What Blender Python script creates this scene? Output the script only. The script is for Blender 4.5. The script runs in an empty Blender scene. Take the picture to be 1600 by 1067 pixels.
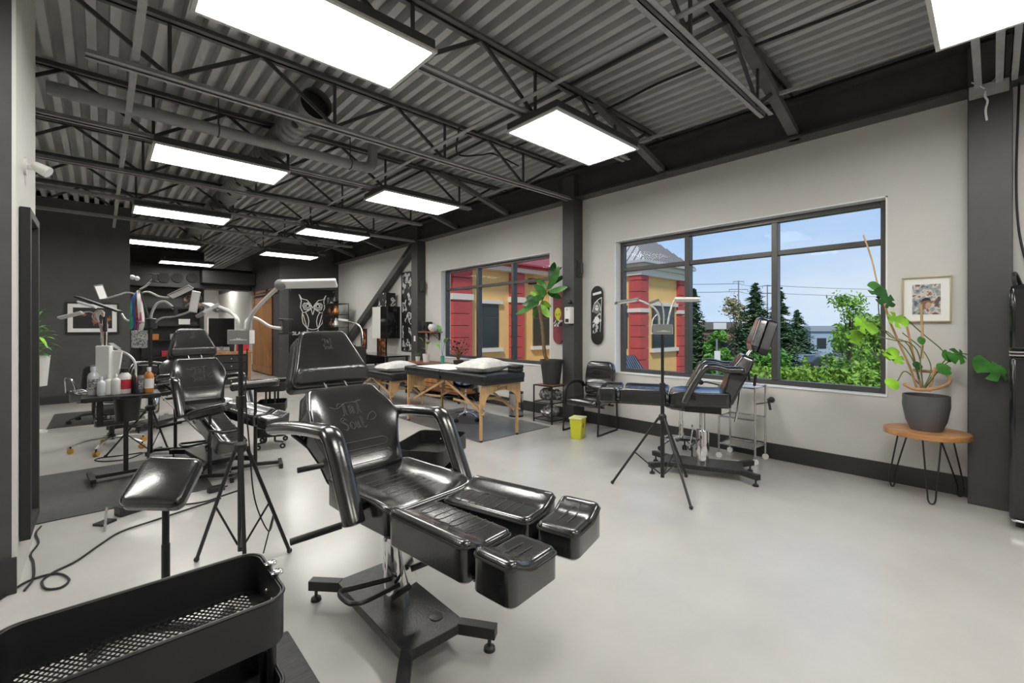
import bpy, bmesh, math, random
from mathutils import Matrix, Vector

S = bpy.context.scene
COL = S.collection
R = math.radians
RND = random.Random(7)

# ------------------------------------------------------------------ camera
EYE = 1.4
FPX = 695.0
YAW = math.atan2(642, 695)
cam = bpy.data.cameras.new('camera')
cam.sensor_width = 36.0
cam.lens = 36.0 * FPX / 1600.0
cam.shift_y = -(533.5 - 511.0) / 1600.0
cam.clip_start = 0.03
cam.clip_end = 600
camo = bpy.data.objects.new('camera', cam)
camo.location = (0, 0, EYE)
camo.rotation_euler = (R(90), 0, -YAW)
COL.objects.link(camo)
S.camera = camo

# ------------------------------------------------------------------ sky
W = bpy.data.worlds.new('world')
S.world = W
W.use_nodes = True
nt = W.node_tree
nt.nodes.clear()
wo = nt.nodes.new('ShaderNodeOutputWorld')
bg = nt.nodes.new('ShaderNodeBackground')
tc = nt.nodes.new('ShaderNodeTexCoord')
sp = nt.nodes.new('ShaderNodeSeparateXYZ')
cr = nt.nodes.new('ShaderNodeValToRGB')
cr.color_ramp.elements[0].position = 0.0
cr.color_ramp.elements[0].color = (.62, .79, 1.0, 1)
cr.color_ramp.elements[1].position = 0.45
cr.color_ramp.elements[1].color = (.20, .45, .90, 1)
nz = nt.nodes.new('ShaderNodeTexNoise')
nz.inputs['Scale'].default_value = 1.7
nz.inputs['Detail'].default_value = 5
nz.inputs['Roughness'].default_value = .62
mp = nt.nodes.new('ShaderNodeMapping')
mp.inputs['Scale'].default_value = (1, 1, 4.5)
cl = nt.nodes.new('ShaderNodeValToRGB')
cl.color_ramp.elements[0].position = .40
cl.color_ramp.elements[0].color = (0, 0, 0, 1)
cl.color_ramp.elements[1].position = .85
cl.color_ramp.elements[1].color = (.75, .75, .75, 1)
mx = nt.nodes.new('ShaderNodeMixRGB')
mx.inputs[2].default_value = (.9, .92, .96, 1)
L = nt.links.new
L(tc.outputs['Generated'], sp.inputs[0])
L(sp.outputs['Z'], cr.inputs[0])
L(tc.outputs['Generated'], mp.inputs[0])
L(mp.outputs[0], nz.inputs['Vector'])
L(nz.outputs[0], cl.inputs[0])
L(cl.outputs[0], mx.inputs[0])
L(cr.outputs[0], mx.inputs[1])
L(mx.outputs[0], bg.inputs[0])
bg.inputs[1].default_value = 1.0
L(bg.outputs[0], wo.inputs[0])

sun = bpy.data.lights.new('sun', 'SUN')
sun.energy = 2.6
sun.angle = R(6)
sun.color = (1, .95, .86)
suno = bpy.data.objects.new('sun', sun)
suno.rotation_euler = Vector((.62, .42, -.72)).to_track_quat('-Z', 'Y').to_euler()
suno.location = (-5, -5, 20)
COL.objects.link(suno)

S.view_settings.view_transform = 'Standard'
S.view_settings.look = 'None'
S.view_settings.gamma = 1
S.view_settings.use_curve_mapping = False
S.view_settings.exposure = 0.0
LAMP = 19.5          # radiance of the fluorescent diffusers

# ------------------------------------------------------------------ helpers
_s, _c = math.sin(YAW), math.cos(YAW)
def at(px, py, d):
    """world point that stands d metres in front of the lens plane, measured from the photograph"""
    a = (px - 800) / FPX * d
    return Vector((a * _c + d * _s, -a * _s + d * _c, EYE - (py - 511) / FPX * d))

MATS = {}
def mat(name, col, rough=.5, metal=0.0, var=.0, scale=8.0, emit=0.0, coat=0.0, bump=0.0, bscale=60.0, spec=.5, rvar=0.0, trans=0.0, stretch=None, col2=None, lo=.35, hi=.65):
    m = bpy.data.materials.new(name)
    m.use_nodes = True
    n = m.node_tree
    p = n.nodes['Principled BSDF']
    p.inputs['Base Color'].default_value = (*col, 1)
    p.inputs['Roughness'].default_value = rough
    p.inputs['Metallic'].default_value = metal
    p.inputs['Specular IOR Level'].default_value = spec
    p.inputs['Coat Weight'].default_value = coat
    p.inputs['Coat Roughness'].default_value = .16
    if trans:
        p.inputs['Transmission Weight'].default_value = trans
    if emit:
        p.inputs['Emission Color'].default_value = (*col, 1)
        p.inputs['Emission Strength'].default_value = emit
    t = None
    if var or col2 or rvar or bump:
        t = n.nodes.new('ShaderNodeTexCoord')
        mpn = n.nodes.new('ShaderNodeMapping')
        if stretch:
            mpn.inputs['Scale'].default_value = stretch
        n.links.new(t.outputs['Object'], mpn.inputs[0])
    if var or col2 or rvar:
        z = n.nodes.new('ShaderNodeTexNoise')
        z.inputs['Scale'].default_value = scale
        z.inputs['Detail'].default_value = 6
        z.inputs['Roughness'].default_value = .6
        n.links.new(mpn.outputs[0], z.inputs['Vector'])
        r = n.nodes.new('ShaderNodeValToRGB')
        r.color_ramp.elements[0].position = lo
        r.color_ramp.elements[1].position = hi
        a = [max(0, c * (1 - var)) for c in col]
        b = list(col2) if col2 else [min(1, c * (1 + var)) for c in col]
        r.color_ramp.elements[0].color = (*a, 1)
        r.color_ramp.elements[1].color = (*b, 1)
        n.links.new(z.outputs[0], r.inputs[0])
        if var or col2:
            n.links.new(r.outputs[0], p.inputs['Base Color'])
        if rvar:
            mr = n.nodes.new('ShaderNodeMapRange')
            mr.inputs['From Min'].default_value = .3
            mr.inputs['From Max'].default_value = .7
            mr.inputs['To Min'].default_value = max(.02, rough - rvar)
            mr.inputs['To Max'].default_value = min(1, rough + rvar)
            n.links.new(z.outputs[0], mr.inputs['Value'])
            n.links.new(mr.outputs[0], p.inputs['Roughness'])
    if bump:
        z2 = n.nodes.new('ShaderNodeTexNoise')
        z2.inputs['Scale'].default_value = bscale
        z2.inputs['Detail'].default_value = 4
        n.links.new(mpn.outputs[0], z2.inputs['Vector'])
        bp = n.nodes.new('ShaderNodeBump')
        bp.inputs['Strength'].default_value = bump
        bp.inputs['Distance'].default_value = .01
        n.links.new(z2.outputs[0], bp.inputs['Height'])
        n.links.new(bp.outputs[0], p.inputs['Normal'])
    MATS[name] = m
    return m

def wood(name, c1, c2, rough=.45, axis=0, scale=3.0):
    st = [6, 6, 6]; st[axis] = .5
    return mat(name, c1, rough, var=.15, col2=c2, scale=scale, stretch=st, lo=.3, hi=.7, bump=.1, bscale=20)

mat('floor', (.475, .462, .44), .215, var=.15, scale=.9, rvar=.035, bump=.02, bscale=9, spec=.5, lo=.2, hi=.8)
mat('wall_light', (.62, .605, .58), .75, var=.02, scale=2, bump=.05, bscale=220)
mat('wall_daylit', (.85, .85, .84), .6)  # wall colour whitened to stand in for daylight on the window reveals
mat('wall_dark', (.066, .066, .067), .55, var=.1, scale=3, bump=.05, bscale=160)
mat('base_dark', (.03, .03, .032), .45)
mat('column_paint', (.058, .057, .058), .5, var=.08, scale=4)
mat('deck', (.52, .52, .515), .36, var=.08, scale=3)
mat('steel_black', (.05, .05, .052), .4, var=.15, scale=9)
mat('steel_grey', (.34, .34, .34), .4, var=.12, scale=9)
mat('joist_paint', (.12, .12, .122), .42, var=.15, scale=9)
mat('duct', (.20, .20, .20), .36, metal=.2, var=.15, scale=5)
mat('pvc', (.26, .26, .26), .34, var=.1, scale=4)
mat('leather', (.012, .012, .013), .22, rvar=.03, scale=9, bump=.08, bscale=120, coat=.9, spec=.7)
mat('leather_side', (.012, .012, .013), .36, bump=.08, bscale=200)
mat('black_metal', (.014, .014, .015), .38, rvar=.06, scale=20)
mat('black_gloss', (.008, .008, .009), .12, coat=.4)
mat('black_matte', (.016, .016, .017), .65)
mat('black_plastic', (.02, .02, .021), .45)
mat('base_plate', (.02, .02, .021), .34, var=.5, scale=40, bump=.15, bscale=120)
mat('chrome', (.82, .82, .83), .08, metal=1)
mat('steel', (.62, .62, .61), .22, metal=1)
mat('alu', (.75, .75, .75), .3, metal=1)
mat('neck', (.62, .62, .60), .35, metal=.6)
mat('led', (.85, .85, .83), .4)
mat('white_plastic', (.78, .77, .74), .35)
mat('grey_plastic', (.19, .19, .19), .4)
mat('rubber_mat', (.045, .045, .044), .55, var=.35, scale=5, stretch=(3, 14, 3), bump=.2, bscale=40)
mat('mat_grey', (.13, .13, .13), .34, var=.15, scale=6)
mat('diffuser', (1, .985, .92), .5, emit=LAMP)
mat('lamp_frame', (.55, .55, .53), .4)
mat('alu_frame', (.10, .095, .09), .35, metal=.5)
mat('stitch', (.055, .055, .055), .5)
wood('wood_pale', (.55, .33, .15), (.68, .44, .22), .4, 2)
wood('wood_table', (.34, .13, .04), (.62, .33, .13), .35, 1, 2.0)
wood('wood_barn', (.30, .12, .035), (.50, .23, .08), .5, 2, 2.0)
wood('wood_red', (.22, .07, .035), (.33, .12, .06), .45, 1)
wood('wood_cane', (.48, .25, .12), (.60, .36, .18), .5, 2)
mat('pillow', (.72, .70, .68), .85, var=.12, scale=14, bump=.5, bscale=22, stretch=(1, 1, 1))
mat('paper', (.84, .84, .82), .7)
mat('yellow_bin', (.62, .62, .03), .35)
mat('yellow_lid', (.70, .70, .35), .35)
mat('pot_dark', (.035, .034, .033), .5)
mat('pot_grey', (.10, .10, .105), .55)
mat('soil', (.03, .02, .014), .9)
mat('pot_white', (.72, .68, .62), .5, var=.1, scale=30)
mat('leaf', (.06, .22, .04), .38, var=.35, scale=9)
mat('leaf_light', (.24, .52, .04), .4, var=.3, scale=8)
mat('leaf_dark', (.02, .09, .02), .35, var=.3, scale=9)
mat('leaf_red', (.14, .05, .045), .45, var=.4, scale=20)
mat('trunk', (.17, .11, .06), .7, var=.3, scale=20)
mat('stem', (.14, .17, .06), .55)
mat('gold', (.55, .48, .32), .35, metal=.7)
mat('mirror', (.85, .86, .86), .03, metal=1)
mat('amber', (.60, .33, .05), .3)
mat('clear', (.7, .72, .74), .15, spec=.7)
mat('red', (.55, .03, .05), .45)
mat('green', (.05, .42, .28), .45)
mat('blue', (.03, .10, .42), .45)
mat('pink', (.65, .12, .25), .45)
mat('orange', (.60, .22, .04), .4)
mat('white_line', (.80, .80, .78), .6)
mat('banner', (.013, .013, .014), .7, bump=.1, bscale=6)
mat('plastic_bag', (.20, .20, .21), .18, var=.7, scale=14, spec=.8, lo=.45, hi=.6)
mat('fridge', (.010, .010, .012), .10, coat=.6)
mat('yellow_wall', (.82, .50, .18), .8, var=.04, scale=1)
mat('red_wall', (.50, .08, .07), .7, var=.08, scale=2)
mat('cream', (.72, .66, .54), .7)
mat('roof_metal', (.50, .49, .47), .5)
mat('roof_red', (.34, .05, .045), .5)
mat('roof_blue', (.20, .26, .38), .45)
mat('far_glass', (.035, .045, .04), .12, spec=.35)
mat('brick_far', (.20, .13, .10), .8, var=.2, scale=3)
mat('roof_far', (.17, .15, .14), .8)
mat('panel_far', (.35, .45, .55), .5)
mat('lawn', (.12, .30, .03), .9, var=.3, scale=.6)
mat('asphalt', (.17, .17, .17), .85, var=.1, scale=.5)
mat('conifer', (.10, .17, .07), .7, var=.4, scale=1.5)
mat('broadleaf', (.22, .40, .05), .6, var=.4, scale=1.2)
mat('broadleaf_dark', (.11, .27, .04), .6, var=.4, scale=1.2)
mat('hedge', (.22, .38, .05), .6, var=.4, scale=2)
mat('dry_tree', (.25, .22, .08), .7, var=.4, scale=1)
mat('bark', (.07, .05, .035), .8)
mat('car_silver', (.45, .47, .50), .25, metal=.5)
mat('car_dark', (.05, .055, .06), .2)
mat('pylon', (.25, .25, .27), .6)

def glass_mat():
    m = bpy.data.materials.new('pane_glass'); m.use_nodes = True
    n = m.node_tree; n.nodes.clear()
    o = n.nodes.new('ShaderNodeOutputMaterial'); x = n.nodes.new('ShaderNodeMixShader')
    t = n.nodes.new('ShaderNodeBsdfTransparent'); g = n.nodes.new('ShaderNodeBsdfGlossy')
    t.inputs[0].default_value = (.97, .98, .98, 1); g.inputs['Roughness'].default_value = .02
    x.inputs[0].default_value = .003
    n.links.new(t.outputs[0], x.inputs[1]); n.links.new(g.outputs[0], x.inputs[2]); n.links.new(x.outputs[0], o.inputs[0])
    MATS['pane_glass'] = m
glass_mat()

def art_mat(name, stops, scale=6, detail=4, seed=(0, 0, 0), rough=.5):
    """flat print: blotches of several inks"""
    m = bpy.data.materials.new(name); m.use_nodes = True
    n = m.node_tree; p = n.nodes['Principled BSDF']; p.inputs['Roughness'].default_value = rough
    t = n.nodes.new('ShaderNodeTexCoord'); mp_ = n.nodes.new('ShaderNodeMapping'); mp_.inputs['Location'].default_value = seed
    z = n.nodes.new('ShaderNodeTexNoise'); z.inputs['Scale'].default_value = scale; z.inputs['Detail'].default_value = detail
    r = n.nodes.new('ShaderNodeValToRGB'); r.color_ramp.interpolation = 'CONSTANT' if detail > 3 else 'LINEAR'
    e = r.color_ramp.elements
    for i, (pos, c) in enumerate(stops):
        if i < 2: q = e[i]; q.position = pos
        else: q = e.new(pos)
        q.color = (*c, 1)
    n.links.new(t.outputs['Object'], mp_.inputs[0]); n.links.new(mp_.outputs[0], z.inputs['Vector'])
    n.links.new(z.outputs[0], r.inputs[0]); n.links.new(r.outputs[0], p.inputs['Base Color'])
    MATS[name] = m
art_mat('print_bw', [(0, (.01, .01, .01)), (.52, (.55, .55, .55)), (.6, (.03, .03, .03)), (.66, (.7, .7, .7))], 4.5)
art_mat('print_bust', [(0, (.10, .14, .16)), (.40, (.32, .35, .36)), (.5, (.60, .58, .55)), (.58, (.38, .17, .10)), (.63, (.08, .10, .12))], 20, 5)
art_mat('print_shoe', [(0, (.012, .012, .013)), (.55, (.02, .02, .02)), (.6, (.30, .09, .03)), (.68, (.45, .2, .1))], 7)
art_mat('print_flower', [(0, (.02, .015, .012)), (.48, (.30, .07, .02)), (.56, (.65, .25, .06)), (.64, (.2, .05, .02))], 9)
art_mat('print_fig', [(0, (.02, .02, .02)), (.5, (.22, .13, .09)), (.6, (.5, .33, .22))], 7)
art_mat('stickers', [(0, (.10, .10, .11)), (.40, (.55, .56, .57)), (.5, (.16, .17, .18)), (.58, (.7, .7, .7)), (.68, (.45, .08, .07))], 30, 5)
art_mat('skate_red', [(0, (.10, .015, .03)), (.45, (.18, .03, .05)), (.62, (.25, .05, .06))], 5, 2)

class B:
    def __init__(s, M=None):
        s.v = []; s.f = []; s.M = M or Matrix()
    def add(s, pts, faces):
        k = len(s.v)
        s.v += [s.M @ Vector(p) for p in pts]
        s.f += [tuple(i + k for i in f) for f in faces]
        return s
    def box(s, x0, x1, y0, y1, z0, z1):
        return s.add([(x0, y0, z0), (x1, y0, z0), (x1, y1, z0), (x0, y1, z0), (x0, y0, z1), (x1, y0, z1), (x1, y1, z1), (x0, y1, z1)],
                     [(0, 3, 2, 1), (4, 5, 6, 7), (0, 1, 5, 4), (1, 2, 6, 5), (2, 3, 7, 6), (3, 0, 4, 7)])
    def cbox(s, c, sz, rot=None):
        x, y, z = [q / 2 for q in sz]
        m = Matrix.Translation(c) @ (rot.to_4x4() if rot else Matrix())
        p = [m @ Vector(q) for q in [(-x, -y, -z), (x, -y, -z), (x, y, -z), (-x, y, -z), (-x, -y, z), (x, -y, z), (x, y, z), (-x, y, z)]]
        return s.add(p, [(0, 3, 2, 1), (4, 5, 6, 7), (0, 1, 5, 4), (1, 2, 6, 5), (2, 3, 7, 6), (3, 0, 4, 7)])
    def bar(s, p0, p1, w, h, up=(0, 0, 1)):
        p0, p1 = Vector(p0), Vector(p1)
        d = (p1 - p0); n = d.length; d.normalize()
        u = Vector(up)
        if abs(d.dot(u)) > .98: u = Vector((1, 0, 0))
        x = d.cross(u).normalized(); u = x.cross(d)
        m = Matrix((x, d, u)).transposed()
        return s.cbox((p0 + p1) / 2, (w, n, h), m)
    def tube(s, pts, r, n=8, closed=False, sq=1.0):
        pts = [Vector(p) for p in pts]
        N = len(pts)
        rs = r if isinstance(r, (list, tuple)) else [r] * N
        tang = []
        for i in range(N):
            if closed: t = pts[(i + 1) % N] - pts[i - 1]
            else: t = pts[min(i + 1, N - 1)] - pts[max(i - 1, 0)]
            tang.append(t.normalized())
        up = Vector((0, 0, 1))
        if abs(tang[0].dot(up)) > .9: up = Vector((1, 0, 0))
        x = tang[0].cross(up).normalized()
        V = []
        for i in range(N):
            t = tang[i]
            x = (x - t * x.dot(t))
            if x.length < 1e-5: x = t.orthogonal()
            x.normalize(); y = t.cross(x)
            for j in range(n):
                a = 2 * math.pi * j / n
                V.append(pts[i] + (x * math.cos(a) + y * math.sin(a) * sq) * rs[i])
        F = []
        for i in range(N if closed else N - 1):
            a, b = i * n, ((i + 1) % N) * n
            for j in range(n):
                k = (j + 1) % n
                F.append((a + j, a + k, b + k, b + j))
        if not closed:
            F.append(tuple(range(n))[::-1]); F.append(tuple(range((N - 1) * n, N * n)))
        return s.add(V, F)
    def cyl(s, p0, p1, r, n=16, r2=None):
        return s.tube([p0, p1], [r, r if r2 is None else r2], n)
    def lathe(s, prof, n=24, o=(0, 0, 0), cap=True):
        V = []; F = []
        for (r, z) in prof:
            for j in range(n):
                a = 2 * math.pi * j / n
                V.append((o[0] + r * math.cos(a), o[1] + r * math.sin(a), o[2] + z))
        for i in range(len(prof) - 1):
            for j in range(n):
                k = (j + 1) % n
                F.append((i * n + j, i * n + k, (i + 1) * n + k, (i + 1) * n + j))
        if cap:
            F.append(tuple(range(n))[::-1]); F.append(tuple(range((len(prof) - 1) * n, len(prof) * n)))
        return s.add(V, F)
    def prism(s, poly, z0, z1):
        n = len(poly)
        V = [(x, y, z0) for x, y in poly] + [(x, y, z1) for x, y in poly]
        F = [tuple(range(n))[::-1], tuple(range(n, 2 * n))] + [(i, (i + 1) % n, (i + 1) % n + n, i + n) for i in range(n)]
        return s.add(V, F)
    def ball(s, c, r, n=12, m=8, sc=(1, 1, 1)):
        V = []; F = []
        for i in range(m + 1):
            t = math.pi * i / m
            for j in range(n):
                a = 2 * math.pi * j / n
                V.append((c[0] + r * sc[0] * math.sin(t) * math.cos(a), c[1] + r * sc[1] * math.sin(t) * math.sin(a), c[2] + r * sc[2] * math.cos(t)))
        for i in range(m):
            for j in range(n):
                k = (j + 1) % n
                F.append((i * n + j, (i + 1) * n + j, (i + 1) * n + k, i * n + k))
        return s.add(V, F)
    def pad(s, out, z0, z1, r, top=None, inner=7, k=4):
        """upholstered pad: outline (CCW), rounded upper edge, contoured top"""
        n = len(out); out = [Vector((p[0], p[1])) for p in out]
        cx = sum((p for p in out), Vector((0, 0))) / n
        nor = []
        for i in range(n):
            t = (out[(i + 1) % n] - out[i - 1]).normalized(); nor.append(Vector((t.y, -t.x)))
        top = top or (lambda x, y: 0)
        V = []; rings = 0
        def ring(ins, z, w):
            nonlocal rings
            for i in range(n):
                p = out[i] - nor[i] * ins
                V.append((p.x, p.y, z + w * top(p.x, p.y)))
            rings += 1
        ring(r * .5, z0, 0); ring(0, z0 + r * .5, 0)
        for j in range(k + 1):
            a = math.pi / 2 * j / k
            ring(r * (1 - math.cos(a)), z1 - r + r * math.sin(a), 1)
        base = [out[i] - nor[i] * r for i in range(n)]
        for j in range(1, inner):
            q = 1 - j / inner
            for p in base:
                w = cx + (p - cx) * q
                V.append((w.x, w.y, z1 + top(w.x, w.y)))
            rings += 1
        V.append((cx.x, cx.y, z1 + top(cx.x, cx.y)))
        F = [tuple(range(n))[::-1]]
        for i in range(rings - 1):
            for j in range(n):
                q = (j + 1) % n
                F.append((i * n + j, i * n + q, (i + 1) * n + q, (i + 1) * n + j))
        l = (rings - 1) * n
        for j in range(n): F.append((l + j, l + (j + 1) % n, rings * n))
        return s.add(V, F)
    def build(s, name, m, parent=None, bevel=0, smooth=True, ang=38, recalc=True):
        me = bpy.data.meshes.new(name)
        me.from_pydata([tuple(v) for v in s.v], [], s.f)
        if recalc:
            b = bmesh.new(); b.from_mesh(me); bmesh.ops.recalc_face_normals(b, faces=b.faces); b.to_mesh(me); b.free()
        if smooth:
            me.polygons.foreach_set('use_smooth', [True] * len(me.polygons))
            me.set_sharp_from_angle(angle=R(ang))
        o = bpy.data.objects.new(name, me)
        me.materials.append(MATS[m])
        COL.objects.link(o)
        if parent: o.parent = parent
        if bevel:
            bv = o.modifiers.new('edge', 'BEVEL'); bv.width = bevel; bv.segments = 2; bv.limit_method = 'ANGLE'; bv.angle_limit = R(40)
        return o

def rpoly(pts, r, n=5, sub=0):
    """polygon with rounded corners, CCW; sub = extra points along the sides"""
    out = []; N = len(pts)
    rs = r if isinstance(r, (list, tuple)) else [r] * N
    for i in range(N):
        p = Vector(pts[i]); a = Vector(pts[i - 1]); b = Vector(pts[(i + 1) % N])
        d0 = (a - p).normalized(); d1 = (b - p).normalized()
        half = math.acos(max(-1, min(1, d0.dot(d1)))) / 2
        rr = min(rs[i], .45 * min((a - p).length, (b - p).length) * math.tan(half))
        L_ = rr / math.tan(half); cen = p + (d0 + d1).normalized() * (rr / math.sin(half))
        s0 = p + d0 * L_; e0 = p + d1 * L_
        a0 = math.atan2(s0.y - cen.y, s0.x - cen.x); a1 = math.atan2(e0.y - cen.y, e0.x - cen.x)
        da = (a1 - a0 + math.pi) % (2 * math.pi) - math.pi
        for j in range(n + 1):
            t = a0 + da * j / n
            out.append((cen.x + rr * math.cos(t), cen.y + rr * math.sin(t)))
    if sub:
        res = []
        for i in range(len(out)):
            a = Vector(out[i]); b = Vector(out[(i + 1) % len(out)]); res.append(tuple(a))
            k = int((b - a).length / sub)
            for j in range(1, k + 1): res.append(tuple(a.lerp(b, j / (k + 1))))
        out = res
    return out

def curve(pts, n=8):
    """Catmull-Rom through points"""
    P = [Vector(p) for p in pts]; P = [P[0] * 2 - P[1]] + P + [P[-1] * 2 - P[-2]]
    out = []
    for i in range(1, len(P) - 2):
        for j in range(n):
            t = j / n; a, b, c, d = P[i - 1], P[i], P[i + 1], P[i + 2]
            out.append(.5 * ((2 * b) + (c - a) * t + (2 * a - 5 * b + 4 * c - d) * t * t + (3 * b - a - 3 * c + d) * t ** 3))
    out.append(P[-2]); return out

def tag(o, label=None, cat=None, group=None, kind=None):
    if label: o['label'] = label
    if cat: o['category'] = cat
    if group: o['group'] = group
    if kind: o['kind'] = kind
    return o
def thing(name, label, cat, loc=(0, 0, 0), rz=0, group=None, kind=None):
    o = bpy.data.objects.new(name, None); o.empty_display_size = .1
    o.location = loc; o.rotation_euler = (0, 0, rz); COL.objects.link(o)
    return tag(o, label, cat, group, kind)
def copy_tree(o, parent=None):
    c = o.copy(); COL.objects.link(c); c.parent = parent
    for ch in o.children: copy_tree(ch, c)
    return c
def again(o, loc, rz=0, label=None, group=None):
    c = copy_tree(o); c.location = loc; c.rotation_euler = (0, 0, rz)
    if label: c['label'] = label
    if group: c['group'] = group
    return c
def text(name, body, size, m, parent, M, ext=.0015, align='CENTER', shear=0):
    cu = bpy.data.curves.new(name, 'FONT'); cu.body = body; cu.size = size; cu.extrude = ext; cu.align_x = align; cu.align_y = 'CENTER'; cu.shear = shear
    t = bpy.data.objects.new(name, cu); COL.objects.link(t)
    me = bpy.data.meshes.new_from_object(t.evaluated_get(bpy.context.evaluated_depsgraph_get()))
    bpy.data.objects.remove(t); bpy.data.curves.remove(cu)
    me.transform(M); me.name = name; me.materials.clear(); me.materials.append(MATS[m])
    o = bpy.data.objects.new(name, me); COL.objects.link(o); o.parent = parent
    return o
def struct(b, name, m, bevel=0, smooth=False, label=None):
    o = b.build(name, m, None, bevel, smooth); o['kind'] = 'structure'
    if label: o['label'] = label
    return o
def frame3(o, x, y):
    x = Vector(x).normalized(); y = Vector(y); y = (y - x * y.dot(x)).normalized(); z = x.cross(y)
    m = Matrix((x, y, z)).transposed().to_4x4(); m.translation = Vector(o); return m

# ================================================================== STRUCTURE
WX = 5.255            # inner face of the window wall
DECK = 3.75
# floor
struct(B().box(-2.8, 5.6, -4.6, 22.3, -.12, 0), 'floor', 'floor', label='polished grey concrete floor')
# window wall
ZS, ZT = .765, 2.595
WIN = [(.655, 3.575), (4.79, 7.90)]
b = B(); x0, x1 = WX, WX + .24
ys = [-4.6] + [q for w in WIN for q in w] + [22.2]
for i in range(0, 6, 2): b.box(x0, x1, ys[i], ys[i + 1], 0, DECK)
for w in WIN: b.box(x0, x1, w[0], w[1], 0, ZS).box(x0, x1, w[0], w[1], ZT, DECK)
struct(b, 'wall_right', 'wall_light', label='pale grey painted wall with two large windows')
# reveals and sills, outside light put into their white colour
for i, w in enumerate(WIN):
    b = B(); t = .012
    b.box(x0 - .004, x1, w[0], w[0] + t, ZS, ZT).box(x0 - .004, x1, w[1] - t, w[1], ZS, ZT)
    b.box(x0 - .004, x1, w[0], w[1], ZT - t, ZT).box(x0 - .012, x1, w[0], w[1], ZS, ZS + t)
    struct(b, 'trim_%d' % (i + 1), 'wall_daylit', label='white window reveal and sill with outside light in the colour')
# windows
def window(n, w, mulls, zt, label):
    root = thing('window_%d' % n, label, 'window', (WX + .15, (w[0] + w[1]) / 2, ZS), 0, None, 'structure')
    o = Vector(root.location); e = .014
    ya, yb, za, zb = w[0] + e - o.y, w[1] - e - o.y, e, ZT - ZS - e
    f = .05
    B().box(-.04, .04, ya, ya + f, za, zb).build('frame_jamb', 'alu_frame', root, .004)
    B().box(-.04, .04, yb - f, yb, za, zb).build('frame_jamb', 'alu_frame', root, .004)
    B().box(-.04, .04, ya + f, yb - f, za, za + f).build('frame_rail', 'alu_frame', root, .004)
    B().box(-.04, .04, ya + f, yb - f, zb - f, zb).build('frame_rail', 'alu_frame', root, .004)
    ms = sorted(m - o.y for m in mulls); zt = zt - ZS
    for m in ms: B().box(-.05, .05, m - .03, m + .03, za + f, zb - f).build('mullion', 'alu_frame', root, .004)
    edges = [ya + f] + [q for m in ms for q in (m - .03, m + .03)] + [yb - f]
    for i in range(0, len(edges), 2):
        B().box(-.042, .042, edges[i], edges[i + 1], zt - .026, zt + .026).build('transom', 'alu_frame', root, .004)
        for (z0, z1) in ((za + f, zt - .026), (zt + .026, zb - f)):
            B().box(-.004, .004, edges[i] + .001, edges[i + 1] - .001, z0 + .001, z1 - .001).build('pane', 'pane_glass', root, 0, False)
    return root
window(1, WIN[0], (2.59, 1.61), 2.20, 'wide dark-framed window looking out on trees and sky')
window(2, WIN[1], (6.79, 5.79), 2.19, 'dark-framed window filled by the yellow and red building')
# baseboards
struct(B().box(WX - .018, WX, -.1, 13.4, 0, .165), 'baseboard_right', 'base_dark', .003, label='tall black baseboard under the windows')
# other walls
struct(B().box(3.62, 5.6, 13.4, 13.55, 0, DECK), 'wall_back', 'wall_dark', label='black back wall behind the owl banner')
struct(B().box(3.62, 3.77, 13.55, 16.35, 0, DECK), 'wall_back_side', 'wall_dark', label='black return wall carrying the barn door')
struct(B().box(3.62, 3.77, 16.35, 22.2, 0, 2.75), 'wall_corridor', 'wall_light', label='pale corridor wall past the barn door')
struct(B().box(3.62, 3.77, 16.35, 22.2, 2.75, DECK), 'wall_corridor_upper', 'wall_dark')
struct(B().box(-2.95, 5.6, 22.2, 22.35, 0, DECK), 'wall_end', 'wall_light')
struct(B().box(-2.95, -2.8, 17.0, 22.2, 0, DECK), 'wall_end_left', 'wall_light')
struct(B().box(.42, 2.40, 17.0, 17.15, 0, DECK), 'wall_far', 'wall_dark', label='black far wall with pictures and shelves')
struct(B().box(2.28, 2.40, 17.15, 22.2, 0, DECK), 'wall_corridor_inner', 'wall_light')
struct(B().box(2.28, 3.77, 22.05, 22.2, 0, DECK), 'wall_corridor_end', 'wall_light')
struct(B().box(-2.8, .42, 11.6, 17.15, 0, DECK), 'wall_back_left', 'wall_dark', label='black wall with the framed shoe picture')
struct(B().box(-2.8, .424, 11.578, 11.6, 0, .14), 'baseboard_back_left', 'base_dark')
struct(B().box(-2.8, -2.6, -4.6, 11.6, 0, DECK), 'wall_left', 'wall_light')
struct(B().box(-2.8, 5.6, -4.75, -4.6, 0, DECK), 'wall_front', 'wall_light')
struct(B().box(-2.6, -.345, 3.5, 4.44, 0, DECK), 'wall_partition', 'wall_dark', label='dark end wall at the left edge of the photo')
struct(B().box(-.345, -.33, 3.5, 4.44, 0, DECK), 'wall_partition_end', 'wall_light', label='pale narrow side of the end wall')
struct(B().box(-2.6, -.326, 3.484, 3.5, 0, .19), 'baseboard_left', 'base_dark', .003)
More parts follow.
